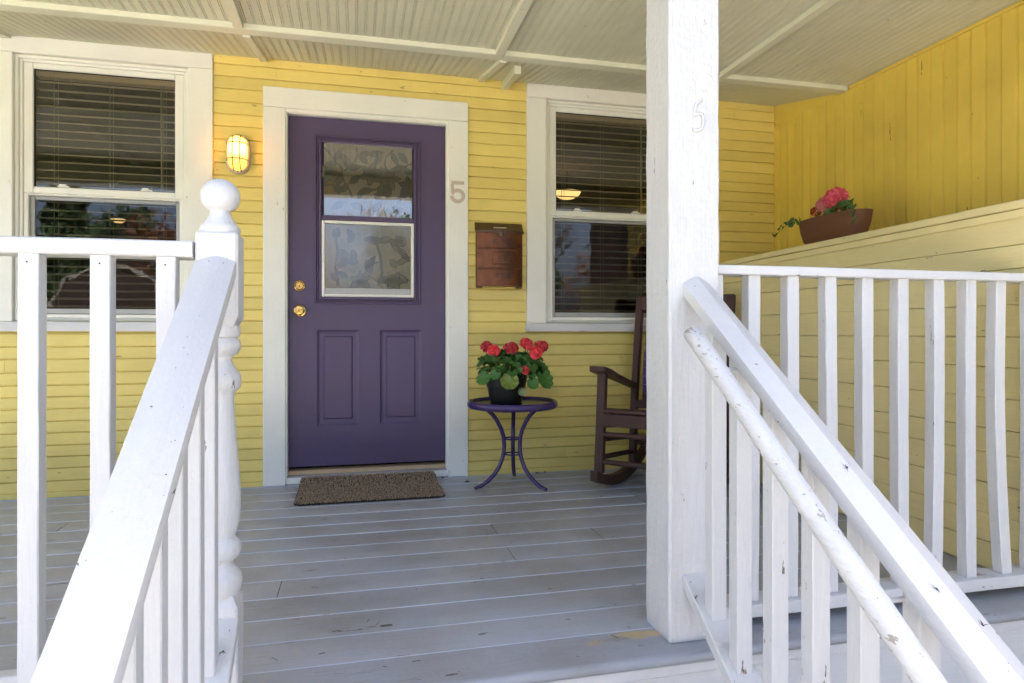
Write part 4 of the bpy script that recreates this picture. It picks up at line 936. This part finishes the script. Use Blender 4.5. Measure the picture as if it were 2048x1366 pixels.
mb = MB(); lathe(mb, [(0.0, 0.0), (0.086, 0.0), (0.089, 0.004), (0.098, 0.040), (0.1085, 0.090), (0.110, 0.094), (0.1125, 0.095), (0.119, 0.130), (0.1215, 0.146), (0.1215, 0.152), (0.116, 0.152), (0.111, 0.128), (0.0, 0.128)], n=44); build("pot", mb, pot_m, ger, smooth=40)
mb = MB(); lathe(mb, [(0.0, 0.1285), (0.1105, 0.1285), (0.06, 0.139), (0.0, 0.142)], n=20); build("soil", mb, soil_m, ger)
GL_ = [leaf_mesh("leaf", 0.030, gleaf_m, 0.25, seed=1), leaf_mesh("leaf", 0.030, gleaf_m, 0.45, 8, 0.5, 0.09, seed=2), leaf_mesh("leaf", 0.030, gleaf_m, 0.1, 10, 0.6, 0.12, seed=3)]
rg = random.Random(11); stems = MB()
def gleaf(p, nrm, tip, s, me=None):
    o = obj("leaf", me or rg.choice(GL_), ger, p, orient(nrm, tip)); o.scale = (s, s, s); return o
cnt = 0
while cnt < 210:
    a = rg.uniform(0, 2 * pi); el = rg.uniform(-0.35, 1.45); sh = rg.uniform(0.55, 1.0) ** 0.6
    d = Vector((cos(a) * cos(el), sin(a) * cos(el), sin(el)))
    p = Vector((0.030 + d.x * 0.195 * sh, d.y * 0.170 * sh, 0.168 + d.z * 0.122 * sh + 0.012 * sin(5 * a)))
    if p.z < 0.152 and sqrt(p.x ** 2 + p.y ** 2) < 0.135: continue
    nrm = Vector((d.x, d.y, d.z + 0.55)) + Vector((rg.uniform(-.55, .55), rg.uniform(-.55, .55), rg.uniform(-.3, .4)))
    if -0.3 < el < 0.25: nrm = nrm + Vector((0, 0, 0.3))
    s = rg.choice((0.45, 0.55, 0.7, 0.85, 1.05)) * rg.uniform(0.9, 1.1)
    gleaf(p, nrm, (d.x, d.y, -0.3), s); cnt += 1
    if cnt % 2: tube(stems, [(d.x * 0.03, d.y * 0.03, 0.14), (p.x * 0.6, p.y * 0.6, 0.14 + (p.z - 0.14) * 0.7 + 0.01), (p.x, p.y, p.z)], 0.0016, 5)
for i in range(70):
    a = rg.uniform(0, 2 * pi); rr0 = rg.uniform(0.0, 1.0) ** 0.5; p = Vector((0.032 + cos(a) * rr0 * 0.165, sin(a) * rr0 * 0.14 - 0.01, rg.uniform(0.255, 0.298) - 0.05 * rr0))
    gleaf(p, (cos(a) * 0.7 + rg.uniform(-.5, .5), sin(a) * 0.7 - 0.5 + rg.uniform(-.5, .5), 0.8), (cos(a), sin(a), -0.2), rg.uniform(0.4, 0.85))
big = leaf_mesh("leaf", 0.052, gleaf_m, 0.2, 9, 0.5, 0.10, seed=8); yel = leaf_mesh("leaf", 0.050, gleaf_y, 0.35, 8, 0.45, 0.16, seed=9); pal = leaf_mesh("leaf", 0.028, gleaf_p, 0.9, 6, 0.1, 0.08, seed=10)
gleaf((0.190, -0.115, 0.135), (0.45, -0.85, 0.35), (0.25, 0, -1), 1.12, big); gleaf((0.115, -0.150, 0.115), (0.05, -0.95, 0.45), (0.1, 0, -1), 0.68, big)
gleaf((0.205, -0.06, 0.19), (0.7, -0.6, 0.5), (0.5, 0, -1), 0.8, big); gleaf((-0.020, -0.165, 0.125), (-0.15, -0.9, 0.5), (-0.25, 0, -1), 1.0, yel); gleaf((0.045, -0.160, 0.078), (0.1, -0.95, -0.1), (0, 0, -1), 0.85, pal)
gleaf((-0.150, -0.10, 0.140), (-0.4, -0.75, 0.5), (-0.3, 0, -1), 0.75, big)
def bloom_mesh(name, R_, nf, mat, pr, seed, flat=0.75, ruff=5, low=0.82):
    r_ = random.Random(seed); mb = MB()
    for i in range(nf):
        z = 1 - (i + 0.5) / nf * 1.55; a = i * 2.39996; q = sqrt(max(0, 1 - z * z)); d = Vector((cos(a) * q, sin(a) * q, z))
        c = Vector((d.x * R_, d.y * R_, d.z * R_ * flat)) * r_.uniform(low, 1.12); u = d.orthogonal().normalized(); v = d.cross(u); ph = r_.uniform(0, 6.28)
        for k in range(ruff):
            b = ph + 2 * pi * k / ruff; e = u * cos(b) + v * sin(b); s_ = d.cross(e); L = pr * r_.uniform(0.85, 1.15); w = L * 0.52; cur = r_.uniform(-0.1, 0.45)
            pts = [c - d * 0.004, c + e * L * 0.55 + s_ * w * 0.8 + d * L * 0.25, c + e * L * 1.0 + s_ * w * 0.4 + d * L * cur, c + e * L * 1.05 - s_ * w * 0.4 + d * L * cur * 0.8, c + e * L * 0.55 - s_ * w * 0.8 + d * L * 0.2]
            mb.add(pts, [(0, 1, 2), (0, 2, 3), (0, 3, 4)])
    return mb.mesh(name, mat)
BM = [bloom_mesh("bloom", 0.026, 40, gpetal_m, 0.0125, 3, 0.70, 5, 0.55), bloom_mesh("bloom", 0.026, 34, gpetal_m, 0.0135, 4, 0.70, 5, 0.5)]
fl = [(1.093, .797, -.35, 0.95), (1.128, .776, -.38, 1.0), (1.228, .790, -.38, 1.12), (1.322, .816, -.35, 1.0), (1.408, .798, -.36, 1.08), (1.364, .762, -.40, 1.02), (1.281, .672, -.475, 0.72), (1.345, .803, -.31, 0.8)]
for i, (x, z, y, s) in enumerate(fl):
    fx = (x - 1.245) * (y + 3.936) / 3.6 + 1.245 if False else x
    o = obj("bloom", BM[i % 2], ger, (x - 1.208, y - TY, z - 0.4775 - 0.006), (radians(rg.uniform(35, 60)), rg.uniform(-0.3, 0.3), rg.uniform(-0.5, 0.5))); o.scale = (s * 1.24,) * 3
    tube(stems, [(0.4 * (x - 1.208), 0.3 * (y - TY), 0.14), (x - 1.208 - 0.005, y - TY + 0.02, (z - 0.4775) * 0.75), (x - 1.208, y - TY, z - 0.4775 - 0.012)], 0.0022, 6)
for (x, z, y) in ((0.17, 0.262, -0.05), (0.175, 0.255, -0.03), (0.16, 0.245, -0.06), (0.145, 0.248, -0.07), (0.02, 0.275, -0.06)): lathe(stems, [(0.0, -0.008), (0.004, -0.004), (0.005, 0.002), (0.0, 0.008)], (x, y, z), 6)
build("stems", stems, stem_m, ger, smooth=60)

# ------------------------------------------------------------------ planter on the ledge
pln = thing("flower_planter", "brown oval planter of pink flowers and trailing ivy on the yellow ledge", "planter", (2.775, -1.055, 1.3295))
def oval(hx, hy, z, n=40, p=2.5):
    r_ = []
    for k in range(n):
        a = 2 * pi * k / n; c, s = cos(a), sin(a); r_.append((hx * math.copysign(abs(c) ** (2 / p), c), hy * math.copysign(abs(s) ** (2 / p), s), z))
    return r_
mb = MB(); loft(mb, [oval(0.060, 0.180, 0.0), oval(0.074, 0.201, 0.03), (oval(0.086, 0.220, 0.08)), oval(0.090, 0.229, 0.128), oval(0.091, 0.231, 0.140), oval(0.086, 0.225, 0.141), oval(0.080, 0.216, 0.118)], True, True); build("planter", mb, planter_m, pln, smooth=45)
mb = MB(); loft(mb, [oval(0.076, 0.214, 0.119), oval(0.03, 0.12, 0.128)], False, True); build("soil", mb, soil_m, pln)
for (y, z, s, mm, R_, x, nf) in [(-0.948, 1.515, 1.0, pred_m, 0.024, -0.02, 20), (-1.020, 1.536, 1.1, ppale_m, 0.030, -0.03, 60), (-1.082, 1.556, 1.15, ppetal_m, 0.042, -0.01, 90), (-1.150, 1.528, 0.8, ppetal_m, 0.018, -0.01, 10)]:
    o = obj("bloom", bloom_mesh("bloom", R_, nf, mm, R_ * 0.46, int(-y * 1000), 0.95, 4), pln, (x, y + 1.055, z - 1.3295), (radians(30), radians(-50), 0)); o.scale = (s, s, s)
IV = leaf_mesh("leaf", 0.016, vine_m, 0.3, 3, 0.35, 0.05, 14, 4); rv = random.Random(4); vn = MB()
def vine(path, k0):
    tube(vn, path, 0.0014, 5)
    for i in range(k0):
        t = (i + 0.6) / k0 * (len(path) - 1); j = min(int(t), len(path) - 2); f = t - j; p = Vector(path[j]).lerp(Vector(path[j + 1]), f)
        for sgn in (1, -1):
            o = obj("leaf", IV, pln, p + Vector((-0.006, sgn * 0.008, rv.uniform(-0.012, 0.014))), orient((-1, rv.uniform(-.6, .6), rv.uniform(-.3, .8)), (rv.uniform(-.3, .3), sgn * 0.5, rv.uniform(-1, 1)))); s = rv.uniform(0.5, 0.95); o.scale = (s * 1.2, s * 0.75, s)
vine([(-0.06, 0.20, 0.142), (-0.07, 0.235, 0.150), (-0.07, 0.29, 0.135), (-0.07, 0.345, 0.112), (-0.07, 0.40, 0.10)], 6)
vine([(-0.06, 0.16, 0.14), (-0.09, 0.19, 0.15), (-0.092, 0.205, 0.12)], 4)
vine([(-0.03, -0.16, 0.14), (-0.06, -0.19, 0.172), (-0.085, -0.225, 0.16), (-0.09, -0.245, 0.12), (-0.08, -0.24, 0.07)], 8)
vine([(-0.03, -0.10, 0.14), (-0.05, -0.13, 0.165), (-0.06, -0.18, 0.16)], 5); vine([(0.0, 0.0, 0.14), (-0.03, -0.04, 0.165), (-0.05, -0.09, 0.16)], 5)
build("vine_stems", vn, stem_m, pln)
DK = leaf_mesh("leaf", 0.030, gleaf_m, 0.3, 7, 0.4, 0.1, 18, 6)
for i in range(14):
    y = rv.uniform(-0.13, 0.10); o = obj("leaf", DK, pln, (rv.uniform(-0.05, 0.03), y, rv.uniform(0.145, 0.185)), orient((-1, rv.uniform(-.5, .5), rv.uniform(0, .8)), (0, rv.uniform(-1, 1), rv.uniform(-.5, 1)))); s = rv.uniform(0.6, 1.0); o.scale = (s, s, s)

# ------------------------------------------------------------------ rocking chair and its cushion
ch = thing("rocking_chair", "dark brown slatted rocking chair half hidden by the porch post", "rocking chair", (2.055, -0.588, 0), radians(-45))
# local: front is -y, width along x
for sx in (-0.28, 0.28):
    mb = MB(); vs_ = []; Rr = 0.92; K = 14
    for k in range(K + 1):
        s = 0.325 - 0.93 * k / K; zb = Rr - sqrt(Rr * Rr - (s + 0.03) ** 2) + 0.001
        for (dx, dz) in ((-0.020, 0.0), (0.020, 0.0), (0.020, 0.055), (-0.020, 0.055)): vs_.append((sx + dx, -s, zb + dz))
    fs = [(i * 4 + j, i * 4 + (j + 1) % 4, i * 4 + 4 + (j + 1) % 4, i * 4 + 4 + j) for i in range(K) for j in range(4)] + [(0, 1, 2, 3), (K * 4, K * 4 + 1, K * 4 + 2, K * 4 + 3)]
    mb.add(vs_, fs); build("rocker", mb, chair_m, ch)
    mb = MB(); bar(mb, (sx, -0.252, 0.105), (sx, -0.205, 0.652), 0.048, 0.040, up=(0, 1, 0), ch=0.003); build("front_leg", mb, chair_m, ch)
    mb = MB(); bar(mb, (sx, 0.25, 0.085), (sx, 0.285, 0.50), 0.040, 0.044, up=(0, 1, 0), ch=0.003); bar(mb, (sx, 0.284, 0.48), (sx, 0.385, 1.095), 0.0405, 0.0445, up=(0, 1, 0), ch=0.004); build("back_post", mb, chair_m, ch)
    am = MB(); sd = -1 if sx < 0 else 1
    outl = [(-0.045, -0.285), (-0.052, -0.27), (-0.054, -0.20), (-0.034, -0.05), (-0.026, 0.27), (0.030, 0.27), (0.034, -0.05), (0.050, -0.20), (0.050, -0.27), (0.042, -0.287), (0.0, -0.292)]
    zt = lambda y: 0.664 - 0.235 * (y + 0.29)
    am.add([(sx + x * sd, y, zt(y) + 0.026) for x, y in outl] + [(sx + x * sd, y, zt(y)) for x, y in outl], [tuple(range(11)), tuple(range(11, 22))] + [(k, (k + 1) % 11, 11 + (k + 1) % 11, 11 + k) for k in range(11)])
    build("armrest", am, chair_m, ch)
    mb = MB(); bar(mb, (sx * 0.93, -0.235, 0.385), (sx * 0.93, 0.27, 0.325), 0.026, 0.065, ch=0.003); build("seat_rail", mb, chair_m, ch)
    for z0, z1 in ((0.285, 0.235), (0.185, 0.145)):
        mb = MB(); tube(mb, [(sx, -0.238, z0), (sx, 0.262, z1)], 0.0145, 10); build("rung", mb, chair_m, ch, smooth=50)
for (y, z) in ((-0.238, 0.315), (-0.246, 0.165), (0.268, 0.20)):
    mb = MB(); tube(mb, [(-0.262, y, z), (0, y, z), (0.262, y, z)], [0.0135, 0.017, 0.0135], 12); build("rung", mb, chair_m, ch, smooth=50)
mb = MB(); bar(mb, (-0.258, -0.236, 0.395), (0.258, -0.236, 0.395), 0.024, 0.070, ch=0.003); build("front_apron", mb, chair_m, ch)
for k in range(6):
    y = -0.262 + 0.085 * k; z = 0.445 - 0.095 * (y + 0.25) - 0.05 * sin(pi * k / 6) * 0.4
    mb = MB(); bar(mb, (-0.252 if k == 0 else -0.285 * 0.9, y + 0.035, z), (0.252 if k == 0 else 0.285 * 0.9, y + 0.035, z - 0.0), 0.073, 0.020, ch=0.003); build("seat_slat", mb, chair_m, ch)
for k in range(6):
    x = -0.20 + 0.08 * k; mb = MB(); bar(mb, (x, 0.272, 0.44), (x, 0.372, 1.03), 0.055, 0.014, up=(0, 1, 0), ch=0.002); build("back_slat", mb, chair_m, ch)
mb = MB(); bar(mb, (-0.26, 0.374, 1.055), (0.26, 0.374, 1.055), 0.028, 0.085, ch=0.004); build("crest_rail", mb, chair_m, ch)
mb = MB(); bar(mb, (-0.26, 0.270, 0.435), (0.26, 0.270, 0.435), 0.028, 0.050, ch=0.004); build("back_rail", mb, chair_m, ch)
mb = MB(); rings = []
for k in range(13):
    t = -1 + 2 * k / 12; r_ = []
    for j in range(28):
        a = 2 * pi * j / 28; c, s = cos(a), sin(a); w = (1 - t * t * 0.999) ** 0.45
        r_.append((0.215 * math.copysign(abs(c) ** 0.45, c) * (0.93 + 0.07 * w), 0.0 + 0.07 * t * 1.0, 0.20 * math.copysign(abs(s) ** 0.45, s) * (0.93 + 0.07 * w)))
    q = (1 - abs(t) ** 3.0); rings.append([(x * (0.25 + 0.75 * q ** 0.5) if abs(t) == 1 else x * (0.80 + 0.20 * q), y, z * (0.25 + 0.75 * q ** 0.5) if abs(t) == 1 else z * (0.80 + 0.20 * q)) for x, y, z in r_])
loft(mb, rings)
lc = Matrix.Rotation(radians(-45), 4, 'Z') @ Vector((0.025, 0.200, 0.655))
cu = build("cushion", mb, cushion_m, None, smooth=70, loc=(2.055 + lc.x, -0.588 + lc.y, lc.z), rot=(radians(-9), 0, radians(-45))); cu["label"] = "purple checked cushion leaning on the rocking chair back"; cu["category"] = "cushion"

# ------------------------------------------------------------------ doormat, dead leaves, needles
matt = thing("doormat", "brown flecked bristle doormat in front of the purple door", "doormat", (0.458, -0.26, 0))
def mz(y): return 0.002 + (0.032 * max(0, (y - 0.06) / 0.185) ** 1.3 if y > 0.06 else 0)      # the far edge rides up on the sill
mb = MB(); vs_ = []; fs = []
outm = []
def rr_out(hx, hy, r, n=6):
    o_ = []
    for (cx, cy, a0) in ((hx - r, hy - r, 0), (-hx + r, hy - r, 90), (-hx + r, -hy + r, 180), (hx - r, -hy + r, 270)):
        for k in range(n + 1): a = radians(a0 + 90 * k / n); o_.append((cx + r * cos(a), cy + r * sin(a)))
    return o_
ol_ = rr_out(0.384, 0.243, 0.035)
nx, ny = 3, 24
for j in range(ny + 1):
    y = -0.243 + 0.486 * j / ny; dx = 0.384
    if abs(y) > 0.208: dx = 0.384 - 0.035 + sqrt(max(0, 0.035 ** 2 - (abs(y) - 0.208) ** 2))
    vs_ += [(-dx, y, mz(y)), (dx, y, mz(y)), (dx, y, mz(y) + 0.006), (-dx, y, mz(y) + 0.006)]
fs = [(i * 4 + j, i * 4 + (j + 1) % 4, i * 4 + 4 + (j + 1) % 4, i * 4 + 4 + j) for i in range(ny) for j in range(4)] + [(0, 1, 2, 3), (ny * 4, ny * 4 + 1, ny * 4 + 2, ny * 4 + 3)]
mb.add(vs_, fs); build("backing", mb, plain("dark mat backing", (0.02, 0.018, 0.016), 0.9), matt)
rm_ = random.Random(9); mb = MB(); V = []; Fc = []
for i in range(15000):
    x, y = rm_.uniform(-0.38, 0.38), rm_.uniform(-0.239, 0.239)
    if abs(x) > 0.349 and abs(y) > 0.208 and (abs(x) - 0.349) ** 2 + (abs(y) - 0.208) ** 2 > 0.033 ** 2: continue
    z = mz(y) + 0.005; a = rm_.uniform(0, 6.28); w = 0.0022; lx, ly = rm_.uniform(-0.005, 0.005), rm_.uniform(-0.005, 0.005); h = rm_.uniform(0.007, 0.013)
    b = len(V); V += [(x - w * cos(a), y - w * sin(a), z), (x + w * cos(a), y + w * sin(a), z), (x + lx + w * 0.8 * cos(a), y + ly + w * 0.8 * sin(a), z + h), (x + lx - w * 0.8 * cos(a), y + ly - w * 0.8 * sin(a), z + h)]; Fc.append((b, b + 1, b + 2, b + 3))
mb.add(V, Fc); o = build("pile", mb, mat_m, matt); o["kind"] = "stuff"

def dry_leaf(x, y, s, rot, label):
    mb = MB(); r_ = random.Random(int(x * 1000)); n = 9; vs_ = [(0, 0, 0.004)]
    for k in range(n): a = 2 * pi * k / n; rad = s * (0.55 + 0.45 * abs(cos(a))) * r_.uniform(0.7, 1.1); vs_.append((rad * cos(a), rad * sin(a) * 0.7, 0.003 + abs(r_.gauss(0, 0.006))))
    mb.add(vs_, [(0, 1 + k, 1 + (k + 1) % n) for k in range(n)]); o = build("dry_leaf", mb, leafdry_m, None, loc=(x, y, 0.001), rot=(0, 0, rot)); o["label"] = label; o["category"] = "leaf"; o["group"] = "dead leaves on the porch floor"
dry_leaf(1.012, -0.190, 0.022, 0.3, "curled brown leaf on the floor between doormat and table"); dry_leaf(1.47, -0.055, 0.020, 1.0, "dead leaf against the wall behind the purple table")
dry_leaf(1.52, -0.05, 0.016, 2.0, "second dead leaf against the wall, nearer the rocking chair"); dry_leaf(0.885, -0.06, 0.014, 0.5, "dark leaf scrap at the corner of the door sill"); dry_leaf(1.285, -0.165, 0.010, 0.1, "tiny dark leaf scrap under the purple table")
mb = MB(); rn = random.Random(21)
for i in range(46):
    x, y = rn.uniform(0.12, 1.9), rn.uniform(-2.28, -0.3); a = rn.uniform(0, 3.14); L = rn.uniform(0.004, 0.014)
    tube(mb, [(x - L * cos(a), y - L * sin(a), 0.0022), (x, y, 0.0032), (x + L * cos(a), y + L * sin(a), 0.0022)], 0.0008, 4)
o = build("pine_needles", mb, leafdry_m); o["kind"] = "stuff"; o["label"] = "scattered dark pine needles on the grey deck"; o["category"] = "needles"

# ------------------------------------------------------------------ across the street, mirrored in the window panes
def crown_mesh(name, mat, fn, n, size, seed):
    r_ = random.Random(seed); V = []; Fc = []
    for i in range(n):
        p, s = fn(r_); d = Vector((r_.gauss(0, 1), r_.gauss(0, 1), r_.gauss(0, 1))).normalized(); u = d.orthogonal().normalized(); v = d.cross(u); s *= size * r_.uniform(0.6, 1.3); b = len(V)
        V += [p - u * s, p + v * s * 0.5, p + u * s, p - v * s * 0.5]; Fc.append((b, b + 1, b + 2, b + 3))
    mb = MB(); mb.add(V, Fc); return mb.mesh(name, mat)
def conif(r_):
    h = r_.uniform(0.08, 1.0) ; tier = (h * 13) % 1; rad = (1 - h) * 2.6 * (0.55 + 0.45 * (1 - tier)) * sqrt(r_.random()); a = r_.uniform(0, 6.28)
    return Vector((rad * cos(a), rad * sin(a), 0.8 + 11.5 * h - 0.25 * rad)), 1.0
cl_ = [(random.Random(k).uniform(-2, 2), random.Random(k + 50).uniform(-2, 2), random.Random(k + 90).uniform(2.4, 7.2), random.Random(k + 130).uniform(0.7, 1.4)) for k in range(26)]
def round_(r_):
    c = r_.choice(cl_); d = Vector((r_.gauss(0, 1), r_.gauss(0, 1), r_.gauss(0, 0.8))).normalized() * c[3] * (0.6 + 0.4 * r_.random())
    return Vector(c[:3]) + d, 1.0
con_me = crown_mesh("crown", tree_g, conif, 7000, 0.20, 1); rus_me = crown_mesh("crown", tree_r, round_, 5000, 0.13, 2); grn_me = crown_mesh("crown", tree_g, round_, 6500, 0.15, 3)
mb = MB(); tube(mb, [(0, 0, 0), (0.05, 0, 4), (0, 0, 11.5)], [0.22, 0.15, 0.02], 8); con_tr = mb.mesh("trunk", bark_m)
mb = MB(); tube(mb, [(0, 0, 0), (0.06, 0.02, 1.5), (0, 0.1, 3.2)], [0.20, 0.15, 0.10], 8)
for k in range(9):
    c = cl_[k * 2]; tube(mb, [(0, 0.05, 1.6 + 0.15 * k), (c[0] * 0.5, c[1] * 0.5, 2.2 + (c[2] - 2) * 0.5), (c[0], c[1], c[2])], [0.08, 0.05, 0.015], 6)
rnd_tr = mb.mesh("trunk", bark_m)
def tree(name, label, x, y, s, crown, trunk, rot):
    t = thing(name, label, "tree", (x, y, GZ), rot, "trees across the street mirrored in the glass"); t.scale = (s, s, s); obj("trunk", trunk, t)
    if crown: obj("crown", crown, t)
    return t
tree("conifer_tree", "tall dark conifer mirrored in the window beside the wall lamp", -12.6, -30, 1.0, con_me, con_tr, 0.3)
tree("russet_tree", "russet leaved tree mirrored in the window beside the wall lamp", -8.4, -31, 0.9, rus_me, rnd_tr, 1.0)
br = MB(); rb = random.Random(3)
def branch(p, d, L, r, n):
    q = p + d * L; tube(br, [p, p + d * L * 0.5 + Vector((rb.uniform(-.05, .05), rb.uniform(-.05, .05), 0)) * L, q], [r, r * 0.85, r * 0.65], 5, caps=False)
    if n == 0: return
    for k in range(rb.choice((2, 3, 3))): branch(p.lerp(q, rb.uniform(0.7, 1.0)), (d + Vector((rb.uniform(-.7, .7), rb.uniform(-.7, .7), rb.uniform(-.1, .5)))).normalized(), L * rb.uniform(0.62, 0.82), r * 0.6, n - 1)
branch(Vector((0, 0, 0)), Vector((0, 0, 1)), 2.4, 0.20, 6); bare_me = br.mesh("trunk", bark_m)
tree("bare_tree", "bare branched tree mirrored in the door glass", 1.4, -29, 1.0, None, bare_me, 0.0); tree("bare_tree", "bare branched tree mirrored in the window by the mailbox", 11.0, -31, 1.1, None, bare_me, 2.0)
tree("bare_tree", "bare branched tree mirrored between conifer and red shed", -3.0, -33, 1.1, None, bare_me, 4.0)
tl = bmesh.new()
for i, x in enumerate((-42, -33, -24, -17, -5, 5, 8, 17, 25, 34, 44)):
    for me in (grn_me if i % 2 else rus_me, rnd_tr):
        k0 = len(tl.verts); f0 = len(tl.faces); tl.from_mesh(me); tl.verts.ensure_lookup_table(); tl.faces.ensure_lookup_table(); s = 1.0 + 0.08 * (i * 53 % 7)
        bmesh.ops.transform(tl, verts=tl.verts[k0:], matrix=Matrix.Translation((x, -48 - (i * 37 % 9), GZ)) @ Matrix.Rotation(i * 1.3, 4, 'Z') @ Matrix.Scale(s, 4))
        for f in tl.faces[f0:]: f.material_index = 2 if me is rnd_tr else i % 2
tm = bpy.data.meshes.new("treeline"); tl.to_mesh(tm); tl.free()
for mm in (tree_r, tree_g, bark_m): tm.materials.append(mm)
o = obj("treeline", tm); o["kind"] = "stuff"; o["label"] = "far row of leafy trees across the street, mirrored in the glass"; o["category"] = "trees"
shed = thing("garden_shed", "dark red gambrel shed with white trim mirrored in the window", "shed", (-8.1, -23.5, GZ))
red_m = plain("barn red boards", (0.022, 0.012, 0.010), 0.7, var=0.3, scale=4); wt = plain("grey shed trim", (0.20, 0.19, 0.175), 0.7)
pf = [(-2.0, 0.0), (-2.0, 2.35), (-1.35, 3.55), (0.0, 4.15), (1.35, 3.55), (2.0, 2.35), (2.0, 0.0)]
mb = MB(); prism(mb, pf, 'Y', -1.5, 1.5); build("wall", mb, red_m, shed)
for (a, b) in zip(pf[:-1], pf[1:]):
    mb = MB(); bar(mb, (a[0], 1.53, a[1]), (b[0], 1.53, b[1]), 0.06, 0.10, up=(-(b[1] - a[1]), 0, b[0] - a[0]), ch=0.0); build("trim", mb, wt, shed)
mb = MB(); bar(mb, (-2.0, 1.54, 2.30), (2.0, 1.54, 2.30), 0.06, 0.09, ch=0); build("trim", mb, wt, shed)
